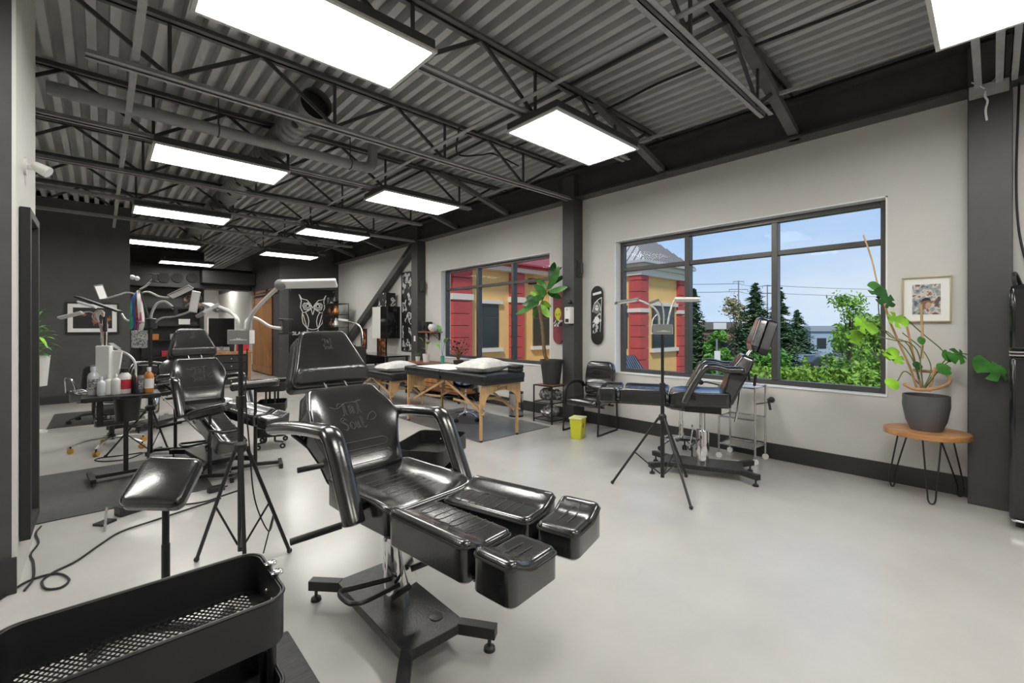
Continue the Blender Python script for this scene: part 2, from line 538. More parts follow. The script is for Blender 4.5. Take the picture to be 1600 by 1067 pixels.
# dropped soffit with duct collars across the far bay
b = B().box(.42, 3.615, 16.4, 16.99, 2.58, 3.22)
struct(b, 'beam_soffit', 'base_dark', label='black dropped soffit at the far end')
for px in (256, 277, 300):
    p = at(px, 434, 0.0001); k = 16.39 / (p.y); p = Vector((p.x * k, 16.39, EYE + (p.z - EYE) * k))
    o = B().cyl((p.x, 16.34, p.z), (p.x, 16.4, p.z), .14, 20).build('duct_collar', 'black_matte')
    tag(o, {256: 'round black duct collar nearest the dark wall on far soffit', 277: 'middle round black duct collar on far soffit', 300: 'round black duct collar nearest the boxy duct on far soffit'}[px], 'duct collar', 'duct collars on the far soffit')
o = B().box(2.2, 3.6, 15.9, 16.39, 2.72, 3.1).build('air_duct', 'base_dark', None, .01)
tag(o, 'boxy black air duct below the far soffit', 'duct')

# roof deck: corrugated sheet, ribs run along the window wall
per = .139; prof = []
x = -2.8
while x < 5.62:
    prof += [(x, DECK + .10), (x + .064, DECK + .10), (x + .072, DECK), (x + .131, DECK)]; x += per
V = [(px_, -4.7, z) for px_, z in prof] + [(px_, 22.3, z) for px_, z in prof]
n = len(prof)
bb = B(); bb.add(V, [(i, i + 1, n + i + 1, n + i) for i in range(n - 1)])
bb.build('ceiling', 'deck', None, 0, False, recalc=False)
tag(bpy.data.objects['ceiling'], 'black corrugated steel roof deck', None, None, 'structure')
struct(B().box(-2.9, 5.62, -4.8, 22.4, DECK + .11, DECK + .25), 'roof', 'deck')

# columns
for i, (ya, yb, lab) in enumerate([(-.10, .14, 'dark grey steel column beside the fridge'), (4.14, 4.36, 'dark grey steel column with the soap dispenser'), (8.5, 8.76, 'dark grey steel column beside the wall shelf')]):
    b = B().box(5.05, WX, ya, yb, 0, 3.62)
    o = struct(b, 'column', 'column_paint', .006, True, lab); o['category'] = 'column'
for i, (y, z, lab) in enumerate([(4.10, 2.26, 'small black steel clip on the column by the soap dispenser'), (8.45, 2.3, 'small black steel clip on the column by the wall shelf')]):
    o = B().box(5.12, 5.2, y, y + .06, z - .12, z + .12).box(5.14, 5.18, y - .03, y, z - .08, z + .08).build('column_clip', 'steel_black', None, .004)
    tag(o, lab, 'clip', 'steel clips on columns')
# edge beam (wide-flange)
b = B().box(5.06, WX, -4.6, 13.4, 3.28, 3.302).box(5.15, 5.17, -4.6, 13.4, 3.302, 3.64).box(5.04, WX, -4.6, 13.4, 3.64, 3.665).box(5.17, WX, -4.6, 13.4, 3.302, 3.75)
struct(b, 'beam_edge', 'steel_black', label='black steel edge beam on top of the window wall')
# diagonal brace
o = B().bar((5.14, 8.80, 3.2), (5.14, 13.2, .52), .15, .15, (1, 0, 0)).build('brace_tube', 'column_paint', None, .006)
r_ = thing('diagonal_brace', 'dark grey diagonal steel brace rising to the column', 'brace', (5.14, 11, 0)); o.parent = r_; o.location = (-5.14, -11, 0)
o = B().bar((5.14, 8.72, 3.25), (5.14, 9.15, 2.99), .02, .2, (1, 0, 0)).build('gusset_plate', 'steel_black', r_); o.location = (-5.14, -11, 0)

# ------------------------------------------------------------------ roof joists
JY = [-2.93, -1.5, -.07, 1.36, 2.79, 4.22, 5.65, 7.13, 8.62, 10.2, 11.9]
ORD = ['joist far behind the camera', 'joist behind the camera', 'joist at the fridge column', 'first joist past the fridge column', 'second joist past the fridge column', 'joist at the soap dispenser column', 'first joist past the soap dispenser column', 'second joist past the soap dispenser column', 'joist at the braced column', 'first joist past the braced column', 'joist over the last lamp row before the far bay']
def angle_pair(b, xa, xb, z0, z1, gap, leg, down):
    for s_ in (-1, 1):
        b.box(xa, xb, min(s_ * gap, s_ * (gap + .006)), max(s_ * gap, s_ * (gap + .006)), z0, z1)
        zz = (z0, z0 + .006) if down else (z1 - .006, z1)
        b.box(xa, xb, min(s_ * gap, s_ * (gap + leg)), max(s_ * gap, s_ * (gap + leg)), *zz)
    return b
def joist(y, lab, mid):
    xl = -2.6 if y < 3.4 or y > 4.5 else -.33
    root = thing('roof_joist', 'black open-web steel ' + lab, 'joist', (0, y, 3.26), 0, 'steel roof joists')
    angle_pair(B(), xl, 5.06, .435, .49, .01, .045, True).build('top_chord', 'joist_paint', root, 0, False)
    xe = 5.05 if mid else 4.32
    angle_pair(B(), xl + .25, xe, 0, .045, .014, .04, True).build('bottom_chord', 'steel_grey', root, 0, False)
    st = .62; x = 4.1; up = False
    while x - st > xl:
        x2 = x - st
        a, c_ = ((x, 0, .03), (x2, 0, .45)) if not up else ((x, 0, .45), (x2, 0, .03))
        B().bar(a, c_, .02, .03).build('web_member', 'steel_black', root, 0, False)
        if not up: B().bar((x, 0, .03), (x, 0, .45), .018, .025).build('web_member', 'steel_black', root, 0, False)
        up = not up; x = x2
    B().bar((4.1, 0, .03), (4.75, 0, .44), .02, .03).build('web_member', 'steel_black', root, 0, False)
    if not mid:
        b = B()
        p0, p1 = Vector((3.72, 0, .44)), Vector((5.12, 0, .05))
        b.bar(p0 + Vector((0, .0, 0)), p1, .085, .008).bar(p0 + Vector((0, -.04, .03)), p1 + Vector((0, -.04, .03)), .008, .06)
        b.build('knee_brace', 'joist_paint', root, 0, False)
        B().box(5.10, 5.15, -.05, .05, .02, .12).build('brace_clip', 'steel_black', root)
    return root
for i, y in enumerate(JY): joist(y, ORD[i], i in (2, 5, 8))

# bridging bars along the window wall direction
def long_bar(name, x, z, w, h, ya, yb, m, lab, cat='bar'):
    o = B().box(-w / 2, w / 2, 0, yb - ya, 0, h).build(name, m, None, .002); o.location = (x, ya, z)
    return tag(o, lab, cat)
long_bar('bridging_bar', 4.52, 3.50, .03, .03, -4.55, 13.35, 'steel_grey', 'grey bridging bar running under the joists near the window wall')
long_bar('bridging_bar', .18, 3.31, .045, .012, -4.55, 11.5, 'steel_grey', 'flat grey bridging bar crossing the joists near the left wall')
long_bar('bridging_bar', 2.62, 3.31, .04, .012, -4.55, 13.3, 'steel_grey', 'flat grey bridging bar crossing the joists between the lamp rows')
long_bar('bridging_bar', 3.3, 3.70, .03, .03, -4.55, 13.3, 'steel_black', 'thin black bridging bar tight under the deck')
# cables hung under the deck
def cable(name, pts, r, m, lab, cat='cable', n=6, k=8):
    P = curve(pts, k); o0 = P[0].copy(); o0.z = min(p.z for p in P)
    o = B().tube([p - o0 for p in P], r, n).build(name, m); o.location = o0
    return tag(o, lab, cat)
cable('ceiling_cable', [(3.9, -.4, 3.66), (3.85, .5, 3.62), (3.9, 1.36, 3.69), (3.86, 2.1, 3.7), (3.9, 2.79, 3.69), (3.86, 4.2, 3.69)], .012, 'black_matte', 'black cable clipped under the deck near the window wall')
cable('ceiling_cable', [(.2, 2.6, 3.3), (.5, 2.75, 3.34), (.55, 2.9, 3.36), (.1, 3.0, 3.42), (-.3, 3.1, 3.5)], .016, 'steel_grey', 'armoured flexible cable looping beside the large near lamp')
cable('ceiling_cable', [(2.9, 4.0, 3.6), (3.1, 4.3, 3.45), (3.4, 4.25, 3.5), (3.7, 4.35, 3.62), (4.0, 4.2, 3.5)], .01, 'black_matte', 'black cable looped through the joist at the soap dispenser column')

# spiral duct
b = B(); y = 4.35; ring = []
r0 = .145; P = []; rr = []
while y < 13.0:
    P += [(1.5, y, 3.52), (1.5, y + .10, 3.52), (1.5, y + .105, 3.52), (1.5, y + .12, 3.52)]; rr += [r0, r0, r0 + .003, r0 + .003]; y += .125
duct = thing('spiral_duct', 'black spiral air duct with round outlet holes', 'duct', (1.5, 4.35, 3.52))
nn = 24; V = []; F = []
for p, r_ in zip(P, rr):
    for j in range(nn):
        a = 2 * math.pi * j / nn; V.append((r_ * math.cos(a), p[1] - 4.35, r_ * math.sin(a)))
for i in range(len(P) - 1):
    for j in range(nn): F.append((i * nn + j, i * nn + (j + 1) % nn, (i + 1) * nn + (j + 1) % nn, (i + 1) * nn + j))
B().add(V, F).build('pipe', 'duct', duct)
B().cyl((0, .10, 0), (0, .12, 0), r0 - .004, 24).build('end_damper', 'black_matte', duct)
for k in range(10):
    yy = .35 + k * .62
    for sgn in (-1, 1):
        a = R(-90 + sgn * 38)
        c_ = Vector((math.cos(a) * r0, yy + (.2 if sgn > 0 else 0), math.sin(a) * r0)); d_ = Vector((math.cos(a), 0, math.sin(a)))
        B().cyl(c_ - d_ * .012, c_ + d_ * .009, .036, 14).build('outlet', 'black_matte', duct)
# drain pipe
pv = thing('drain_pipe', 'dark grey plastic drain pipe with elbow rising to the deck', 'pipe', (0, 5.25, 3.36))
B().tube([(-.33, 0, 0), (2.36, 0, 0)], .058, 18).build('pipe', 'pvc', pv)
B().tube(curve([(2.34, 0, 0), (2.43, 0, .015), (2.47, 0, .06), (2.485, 0, .13)], 5), .064, 18).build('elbow', 'pvc', pv)
B().tube([(2.485, 0, .12), (2.485, 0, .40)], .058, 18).build('riser', 'pvc', pv)
for xx in (.86, 2.2):
    B().tube([(xx, 0, .06), (xx, 0, .41)], .006, 6).tube([(xx + 0, .064 * math.cos(t * .3), .064 * math.sin(t * .3)) for t in range(21)], .006, 6, True).build('hanger', 'steel_black', pv)

# ------------------------------------------------------------------ ceiling lights
def light_proto():
    root = thing('ceiling_light', '', 'ceiling light', (0, 0, 0), 0, 'fluorescent ceiling lights')
    B().box(-.60, .60, -.30, .30, .012, .085).build('housing', 'steel_black', root, .004)
    b = B()
    for (a, c_, d_, e_) in ((-.61, .61, -.31, -.285), (-.61, .61, .285, .31), (-.61, -.585, -.285, .285), (.585, .61, -.285, .285)): b.box(a, c_, d_, e_, 0, .02)
    b.build('frame', 'lamp_frame', root, .002)
    B().box(-.585, .585, -.285, .285, .004, .012).build('diffuser', 'diffuser', root, 0, False)
    for sx in (-.5, .5):
        for sy in (-.2, .2):
            B().tube([(sx, sy, .085), (sx, sy, .125)], .006, 6).ball((sx, sy, .10), .012, 8, 6).build('hanger_hook', 'white_plastic', root)
    return root
LAMPS = [(.97, 2.72, 'huge near ceiling light cut off by the top edge of the photo'), (3.29, 2.68, 'ceiling light hanging in front of the window wall, nearest complete one'),
         (.97, 5.72, 'ceiling light hanging just past the drain pipe elbow'), (3.27, 5.6, 'ceiling light above the massage table with the headrest'),
         (.95, 8.7, 'third ceiling light in the row along the left side'), (3.27, 8.58, 'ceiling light beside the braced column'),
         (1.0, 12.0, 'ceiling light touching the corner of the far dark wall'), (3.42, 11.8, 'small ceiling light above the owl banner'),
         (1.75, 15.2, 'smallest ceiling light in front of the far soffit'), (3.30, -.06, 'ceiling light cut off at the upper right corner'),
         (.97, -.06, 'ceiling light above the camera'), (.97, -2.9, 'ceiling light behind the camera, wall side'), (3.3, -2.9, 'ceiling light behind the camera, window side'), (3.0, 19.4, 'unseen light added to brighten the corridor past the barn door'),  # the corridor one is added to brighten the pale wall there
         (-1.4, 2.72, 'ceiling light over the side bay by the camera'), (-1.4, 8.6, 'ceiling light over the side bay past the end wall')]
lp = light_proto()
for i, (x, y, lab) in enumerate(LAMPS):
    o = lp if i == 0 else copy_tree(lp)
    o.location = (x, y, 3.15); o['label'] = lab

# ================================================================== OUTSIDE
G0 = -3.6
struct(B().box(6.5, 260, -160, 160, G0 - .3, G0), 'ground', 'asphalt')
o = B().box(0, 16, 0, 9, 0, .05).build('lawn', 'lawn', None, 0, False); o.location = (34, 10.5, G0); o['kind'] = 'structure'
o = B().box(0, 60, 0, 24, 0, .06).build('lawn', 'lawn', None, 0, False); o.location = (22, -16, G0); o['kind'] = 'structure'

# yellow and red commercial building
bl = thing('commercial_building', 'yellow stucco commercial building with red block pilasters', 'building', (12, 14, G0))
def bpart(name, m, *boxes, bevel=0, parent=bl):
    b = B()
    for q in boxes: b.box(q[0] - 12, q[1] - 12, q[2] - 14, q[3] - 14, q[4] - G0, q[5] - G0)
    return b.build(name, m, parent, bevel, False)
bpart('wall', 'yellow_wall', (5.8, 16.2, 14, 22, G0, 3.72))
bpart('wall', 'yellow_wall', (16.05, 19.75, 9.75, 22, G0, 3.55))
def pilaster(x0, x1, y0, y1, zt):
    z = G0
    while z < zt - .05:
        z1 = min(z + .46, zt)
        bpart('block', 'red_wall', (x0, x1, y0, y1, z + .012, z1 - .012)); z = z1
for (x0, x1) in ((6.6, 7.4), (9.75, 10.65), (12.75, 13.5)): pilaster(x0, x1, 13.8, 14.05, 3.7)
pilaster(15.9, 16.5, 9.6, 10.15, 3.5); pilaster(19.15, 19.85, 9.6, 10.3, 3.5)
bpart('band', 'cream', (9.7, 10.7, 13.77, 14.0, 2.45, 2.68)); bpart('band', 'cream', (12.7, 13.55, 13.77, 14.0, 2.45, 2.68))
bpart('band', 'cream', (15.86, 16.54, 9.56, 10.2, 2.0, 2.16)); bpart('band', 'cream', (19.1, 19.9, 9.56, 10.3, 2.0, 2.16)); bpart('band', 'cream', (16.5, 19.15, 9.68, 9.8, -2.1, -1.95))
bpart('cornice', 'cream', (5.8, 16.0, 13.6, 14.1, 3.72, 3.9)); bpart('cornice', 'red_wall', (5.8, 16.0, 13.5, 14.1, 3.9, 4.05))
bpart('cornice', 'cream', (15.85, 19.9, 9.55, 14, 3.5, 3.78)); bpart('cornice', 'cream', (15.75, 19.95, 9.42, 14, 3.78, 3.98))
b = B(Matrix.Translation((-12, -14, -G0)))
b.add([(5.6, 13.3, 4.05), (16, 13.3, 4.05), (16, 17.5, 6.2), (5.6, 17.5, 6.2), (5.6, 13.3, 3.98), (16, 13.3, 3.98), (16, 17.5, 6.1), (5.6, 17.5, 6.1)], [(0, 1, 2, 3), (4, 7, 6, 5), (0, 4, 5, 1), (1, 5, 6, 2), (2, 6, 7, 3), (3, 7, 4, 0)])
b.build('roof', 'roof_red', bl, 0, False)
b = B(Matrix.Translation((-12, -14, -G0)))
e = [(15.5, 9.2), (19.95, 9.2), (19.95, 16), (15.5, 16)]
b.add([(x, y, 4.05) for x, y in e] + [(17.7, 11.6, 6.3), (17.7, 13.4, 6.3)] + [(x, y, 3.95) for x, y in e], [(0, 1, 4), (1, 2, 5, 4), (2, 3, 5), (3, 0, 4, 5), (0, 6, 7, 1), (1, 7, 8, 2), (2, 8, 9, 3), (3, 9, 6, 0), (6, 9, 8, 7)])
rf = b.build('roof', 'roof_metal', bl, 0, False)
b = B(Matrix.Translation((-12, -14, -G0)))
for k in range(22):
    t = (k + .5) / 22
    x = 15.5 + 4.45 * t; w = min(t, 1 - t) * 2
    b.bar((x, 9.2, 4.06), (x, 9.2 + 2.4 * w, 4.06 + 2.25 * w), .035, .04)
    y = 9.2 + 6.8 * t; w = min(1, min(t / .353, (1 - t) / .382))
    b.bar((15.5, y, 4.06), (15.5 + 2.2 * w, y, 4.06 + 2.25 * w), .035, .04)
b.build('standing_seam', 'roof_far', rf, 0, False)
def bwin(x0, x1, z0, z1, y):
    w = bpart('window', 'alu_frame', (x0, x1, y - .02, y + .05, z0, z1))
    bpart('pane', 'far_glass', (x0 + .06, x1 - .06, y - .035, y - .02, z0 + .06, z0 + (z1 - z0) * .68), parent=w)
    bpart('pane', 'far_glass', (x0 + .06, x1 - .06, y - .035, y - .02, z0 + (z1 - z0) * .72, z1 - .06), parent=w)
    bpart('sill', 'cream', (x0 - .15, x1 + .15, y - .15, y + .05, z0 - .16, z0)); bpart('lintel', 'cream', (x0 - .15, x1 + .15, y - .12, y + .05, z1, z1 + .15))
bwin(11.25, 12.15, .55, 2.35, 13.98); bwin(14.2, 15.3, .55, 2.35, 13.98); bwin(8.0, 9.1, .55, 2.35, 13.98)
bwin(17.0, 18.9, .5, 2.3, 9.73)
for z0 in (.5, -2.9):
    w = bpart('window', 'alu_frame', (16.02, 16.06, 10.3, 11.3, z0, z0 + 1.8)); bpart('pane', 'far_glass', (16.0, 16.02, 10.38, 11.22, z0 + .08, z0 + 1.72), parent=w)
bwin(17.0, 18.9, -3.2, -2.3, 9.73)
bpart('wall_lamp', 'black_matte', (13.9, 14.2, 13.75, 14, 3.3, 3.55))
# blue entry roof of the same building
b = B(Matrix.Translation((-12, -14, -G0)))
b.add([(13.2, 8.2, -2.2), (15.9, 8.2, -1.9), (15.95, 9.9, .25), (14.4, 9.9, .25), (13.2, 8.2, -2.35), (15.9, 8.2, -2.05), (15.95, 9.9, .1), (14.4, 9.9, .1)], [(0, 1, 2, 3), (4, 7, 6, 5), (0, 4, 5, 1), (1, 5, 6, 2), (2, 6, 7, 3), (3, 7, 4, 0)])
er = b.build('entry_roof', 'roof_blue', bl, 0, False)
b = B(Matrix.Translation((-12, -14, -G0)))
for k in range(12):
    t = (k + .5) / 12
    b.bar((13.2 + 2.7 * t, 8.2, -2.18 + .3 * t), (14.4 + 1.55 * t, 9.9, .27), .03, .04)
b.build('standing_seam', 'car_dark', er, 0, False)

# trees
def leaf_cloud(n, f, size, rnd):
    b = B(); V = []; F = []
    for i in range(n):
        c = f(); k = len(V)
        a = Vector((rnd.uniform(-1, 1), rnd.uniform(-1, 1), rnd.uniform(-1, 1))).normalized(); q = a.orthogonal().normalized()
        if rnd.random() < .5: q = a.cross(q)
        s_ = size * rnd.uniform(.6, 1.3); c = Vector(c)
        V += [c - a * s_, c + q * s_ * .5, c + a * s_, c - q * s_ * .5]; F.append((k, k + 1, k + 2, k + 3))
    b.v = V; b.f = F; return b
def ground_at(px, d):
    p = at(px, 511, d); return Vector((p.x, p.y, G0))
def conifer(px, d, top, wid, lab, seed=1):
    rnd = random.Random(seed); p = ground_at(px, d); H = top - G0
    root = thing('spruce_tree', lab, 'tree', p, 0, 'spruce trees beyond the window')
    B().tube([(0, 0, 0), (0, 0, H * .97)], [.18, .02], 7).build('trunk', 'bark', root)
    b = B(); V = []; F = []
    L_ = int(H * 5)
    for i in range(L_):
        t = i / L_; z = H * (.06 + .93 * t); rad = wid * (1 - t) ** .85 + .08
        for j in range(max(5, int(13 * (1 - t * .6)))):
            a = rnd.uniform(0, 6.283); l = rad * rnd.uniform(.65, 1.1)
            d_ = Vector((math.cos(a), math.sin(a), 0)); side = Vector((-d_.y, d_.x, 0))
            for s_ in range(5):
                u = .25 + .75 * s_ / 4; c = d_ * l * u + Vector((0, 0, z - l * u * .28 + rnd.uniform(-.07, .07)))
                w = (.24 + .13 * l) * (1.15 - u * .6); k = len(V)
                V += [c - side * w + Vector((0, 0, -.1)), c + d_ * .28, c + side * w + Vector((0, 0, -.12)), c - d_ * .1 + Vector((0, 0, .07))]
                F.append((k, k + 1, k + 2, k + 3))
    b.v = V; b.f = F; b.build('needles', 'conifer', root, 0, False, recalc=False)
def broad(px, d, top, wid, lab, m='broadleaf', seed=1, n=5200, trunkh=.3, size=.13, name='leafy_tree', dens=.5, grp='broadleaf trees beyond the window'):
    rnd = random.Random(seed); p = ground_at(px, d); H = top - G0
    root = thing(name, lab, 'tree', p, 0, grp)
    b = B().tube([(0, 0, 0), (.03, .02, H * .5), (0, 0, H * .85)], [.11, .08, .02], 7); blobs = []
    for i in range(13):
        a = rnd.uniform(0, 6.283); t = trunkh + (1 - trunkh) * rnd.random() ** .8
        rr = wid * (1 - abs(t - .55) * 1.3) * rnd.uniform(.3, .85)
        c = Vector((math.cos(a) * rr, math.sin(a) * rr, H * min(t, .93))); blobs.append((c, wid * rnd.uniform(.3, .48)))
        b.tube([(0, 0, max(.2, c.z * .55)), c], [.04, .012], 5)
    b.build('trunk', 'bark', root)
    def f():
        c, r_ = rnd.choice(blobs); q = Vector((rnd.gauss(0, 1), rnd.gauss(0, 1), rnd.gauss(0, .8))); q = q.normalized() * r_ * rnd.random() ** dens
        return c + q
    leaf_cloud(n, f, size, rnd).build('foliage', m, root, 0, False, recalc=False)
def hedge(pxa, da, pxb, db, top, wid, lab, seed, n=9000, m='hedge'):
    rnd = random.Random(seed); a = ground_at(pxa, da); b_ = ground_at(pxb, db); mid = (a + b_) / 2
    root = thing('hedge', lab, 'hedge', mid, 0, 'hedges below the window')
    H = top - G0; bumps = [(rnd.random(), rnd.uniform(.75, 1.05)) for _ in range(14)]
    def hh(t): return H * max(.9, max(h_ * (1 - abs(t - q) * 4) for q, h_ in bumps))
    def f():
        t = rnd.random(); ang = rnd.uniform(0, 3.1416); h_ = hh(t)
        q = a.lerp(b_, t) - mid; nrm = Vector((-(b_ - a).y, (b_ - a).x, 0)).normalized()
        r_ = rnd.uniform(.85, 1.06)
        return q + nrm * math.cos(ang) * wid * r_ + Vector((0, 0, h_ * (.15 + .85 * math.sin(ang)) * r_))
    leaf_cloud(n, f, .14, rnd).build('foliage', m, root, 0, False, recalc=False)
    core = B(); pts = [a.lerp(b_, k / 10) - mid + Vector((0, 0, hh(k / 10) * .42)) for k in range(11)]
    core.tube(pts, [hh(k / 10) * .44 for k in range(11)], 10).build('dark_core', 'leaf_dark', root)  # solid dark core added to stand in for shade deep inside the hedge
conifer(1084, 38, 4.9, 2.0, 'dark spruce tree beside the red corner of the yellow building', 3)
conifer(1180, 46, 6.2, 3.6, 'tallest spruce tree behind the chair headrest', 4)
conifer(1218, 44, 5.6, 2.6, 'spruce tree behind the window mullion', 5)
conifer(1246, 66, 4.2, 3.6, 'short spruce tree next to the parked cars', 6)
broad(1122, 36, 1.0, 1.3, 'bright green round tree in front of the brick building', 'broadleaf_dark', 7, 5200, .2, .2)
broad(1150, 47, 4.6, 2.4, 'thin half bare tree before the pylon', 'dry_tree', 8, 1100, .35, .16, dens=.9)
broad(1328, 24, 3.6, 1.6, 'tall loose tree with yellowish leaves in front of the parking lot', 'broadleaf', 9, 2600, .3, .11, dens=.9)
broad(1372, 21, 1.9, 1.5, 'bright leafy tree right behind the monstera', 'hedge', 10, 4200, .25, .11)
broad(1345, 26, .2, 1.3, 'low bushy tree between the loose tree and the monstera', 'broadleaf', 11, 3600, .2, .11)
broad(1200, 37, -.4, 2.2, 'dense dark green tree behind the mullion and chair', 'broadleaf_dark', 12, 5200, .15, .2)
hedge(1165, 24, 1262, 23, -.6, 1.5, 'long light green hedge below the window behind the chair', 21)
hedge(1255, 20, 1400, 18, -.25, 1.4, 'long light green hedge below the window behind the monstera', 22)
# conifers continuing outside the frame of the window
conifer(1500, 40, 5.0, 2.2, 'spruce tree beyond the wall, past the window edge', 15)

# low brick building and blue panelled building
def shed(px, d, w, dep, h, mw, mr, lab, rz=0.0):
    p = ground_at(px, d); root = thing('distant_building', lab, 'building', p, rz - YAW)
    B().box(-w / 2, w / 2, 0, dep, 0, h).build('wall', mw, root, 0, False)
    B().box(-w / 2 - .3, w / 2 + .3, -.4, dep + .3, h, h + .9).build('roof', mr, root, .02)
    for k in range(int(w / 3)):
        x = -w / 2 + 1 + k * 3
        q = B().box(x, x + 1.5, -.06, .02, h * .35, h * .75).build('window', 'alu_frame', root, 0, False)
        B().box(x + .1, x + 1.4, -.09, -.06, h * .35 + .1, h * .75 - .1).build('pane', 'far_glass', q, 0, False)
    return root
s1 = shed(1092, 52, 9, 12, 4.7, 'brick_far', 'roof_far', 'low brown brick building behind the green tree')
B().box(1.5, 3.0, -.46, -.40, 4.75, 5.5).build('sign_board', 'white_plastic', s1)
shed(1284, 72, 3.6, 9, 4.3, 'panel_far', 'car_silver', 'pale blue panelled building behind the loose tree')
for k, (px, d, top, wid, m_, lab) in enumerate(((1112, 72, -.2, 5.0, 'broadleaf_dark', 'first of the far skyline trees, beside the brick building'), (1140, 78, .2, 5.0, 'broadleaf', 'far skyline tree below the first utility pole'), (1168, 74, .4, 5.0, 'broadleaf_dark', 'far skyline tree below the tallest spruce'), (1205, 80, .4, 5.5, 'broadleaf', 'far skyline tree below the second utility pole'), (1240, 90, .2, 5.5, 'broadleaf_dark', 'far skyline tree behind the short spruce'), (1326, 86, .6, 6.0, 'broadleaf', 'far skyline tree past the pale blue building'), (1362, 90, .8, 6.5, 'broadleaf_dark', 'far skyline tree behind the monstera'), (1410, 92, .8, 6.5, 'broadleaf', 'far skyline tree hidden past the window jamb'))):
    broad(px, d, top, wid, lab, m_, 40 + k, 3000, .1, .42, grp='skyline trees')
# utility poles
def pole(px, d, top, lab):
    root = thing('utility_pole', lab, 'utility pole', ground_at(px, d), -YAW, 'utility poles on the skyline')
    H = top - G0
    B().tube([(0, 0, 0), (0, 0, H)], [.22, .16], 8).build('mast', 'pylon', root)
    for z, w in ((H - .3, 1.5), (H - 2.6, 2.7), (H - 7.5, 2.7)):
        B().box(-w, w, -.1, .1, z - .1, z + .1).build('cross_arm', 'pylon', root)
        for x in (-w, w): B().tube([(x, 0, z), (x, 0, z - .8)], .07, 6).build('insulator', 'pylon', root)
pole(1154, 130, 15.0, 'grey utility pole left of the tallest spruce'); pole(1199, 135, 14.2, 'grey utility pole behind the tallest spruce')
PW = [ground_at(p_, d_) for p_, d_ in ((900, 120), (1154, 130), (1199, 135), (1500, 150))]
for i, (dz, dx) in enumerate(((18.2, -2.6), (18.2, 2.6), (15.9, -2.6), (15.9, 2.6))):
    pts = []
    for k in range(3):
        a, c_ = PW[k], PW[k + 1]
        for j in range(6):
            t = j / 6; q = a.lerp(c_, t); pts.append((q.x + dx * _c * .3, q.y, q.z + dz - .5 - 2.4 * t * (1 - t)))
    o = B().tube(pts, .045, 5).build('power_line', 'pylon')
    tag(o, ['upper near', 'upper far', 'lower near', 'lower far'][i] + ' power line strung between the utility poles', 'power line', 'power lines')
# parked cars
def car(px, d, m, lab, rz):
    root = thing('parked_car', lab, 'car', ground_at(px, d), rz - YAW, 'cars in the parking lot')
    body = [(-2.2, .35), (-2.15, .75), (-1.3, .92), (-.65, 1.42), (.75, 1.45), (1.5, .98), (2.15, .85), (2.25, .4)]
    M_ = Matrix.Rotation(R(90), 4, 'X')
    b = B(M_); b.prism(body, -.85, .85); b.build('body', m, root, .08)
    win = [(-1.15, .95), (-.6, 1.36), (.7, 1.38), (1.3, .98)]
    B(M_).prism(win, -.87, .87).build('side_window', 'car_dark', root)
    for x in (-1.4, 1.4):
        for s_ in (-.8, .8): B().cyl((x, s_ - .1, .32), (x, s_ + .1, .32), .32, 16).build('wheel', 'black_matte', root)
car(1258, 58, 'car_silver', 'silver car parked behind the hedge', .1); car(1276, 54, 'car_dark', 'dark car parked in front of the silver one', .15); car(1290, 62, 'car_silver', 'grey car parked beside the pale blue building', .1)
# sign post
sp_ = thing('sign_post', 'white sign on a post at the lawn edge', 'sign', ground_at(1120, 30), -YAW)
B().tube([(0, 0, 0), (0, 0, 4.2)], .06, 8).build('post', 'pylon', sp_); B().box(-.2, .2, -.08, -.06, 2.5, 3.4).build('board', 'white_plastic', sp_)

# ================================================================== TATTOO CHAIRS
def u_groove(b, cx, ya, yb, w, zf, flip=1, r=.0016):
    """U-shaped stitched groove running along y from ya to the round end at yb"""
    pts = [(cx - w / 2, ya)]; rr = w / 2
    for k in range(9):
        a = math.pi * k / 8
        pts.append((cx - rr * math.cos(a), yb - flip * rr + flip * rr * math.sin(a)))
    pts.append((cx + w / 2, ya))
    b.tube([(x, y, zf(x, y) + .0005) for x, y in pts], r, 5)
def sub(P, n=6):
    out = []
    for i in range(len(P) - 1):
        for k in range(n): out.append(Vector(P[i]).lerp(Vector(P[i + 1]), k / n))
    out.append(Vector(P[-1])); return out
def piping(b, out, zf, ins, dz, r=.004):
    n = len(out); P = []
    for i in range(n):
        t = (Vector(out[(i + 1) % n]) - Vector(out[i - 1])).normalized(); q = Vector(out[i]) - Vector((t.y, -t.x)) * ins
        P.append((q.x, q.y, zf(q.x, q.y) + dz))
    b.tube(P, r, 6, True)

GOTHIC = [[(-.42, .78), (-.34, .86), (-.2, .84), (-.06, .88)], [(-.22, .86), (-.25, .5), (-.31, .42)], [(-.17, .84), (-.19, .5), (-.15, .44)],
          [(-.06, .74), (-.05, .46)], [(-.05, .7), (.0, .76), (.05, .7), (.05, .46)], [(.09, .72), (.09, .48)], [(-.01, .74), (.0, .48)],
          [(.10, .9), (.2, .84), (.34, .92), (.44, .9)], [(.25, .87), (.22, .52), (.17, .44)], [(.29, .88), (.28, .52), (.33, .45)],
          [(-.28, .3), (-.36, .36), (-.44, .3), (-.42, .2), (-.32, .12), (-.3, .02), (-.38, -.06), (-.48, .0)], [(-.25, .26), (-.3, .3), (-.39, .24), (-.28, .1), (-.27, .0), (-.36, -.1)],
          [(-.2, .1), (-.13, .18), (-.06, .1), (-.06, .0), (-.13, -.07), (-.2, .0), (-.2, .1)], [(-.16, .1), (-.16, .0)], [(.0, .18), (.0, .0), (.05, -.06), (.1, .0)], [(.1, .18), (.1, .0), (.14, -.06)], [(.05, .16), (.05, .0)],
          [(.2, .34), (.2, .02), (.25, -.08), (.34, -.02)], [(.25, .32), (.24, .06)]]
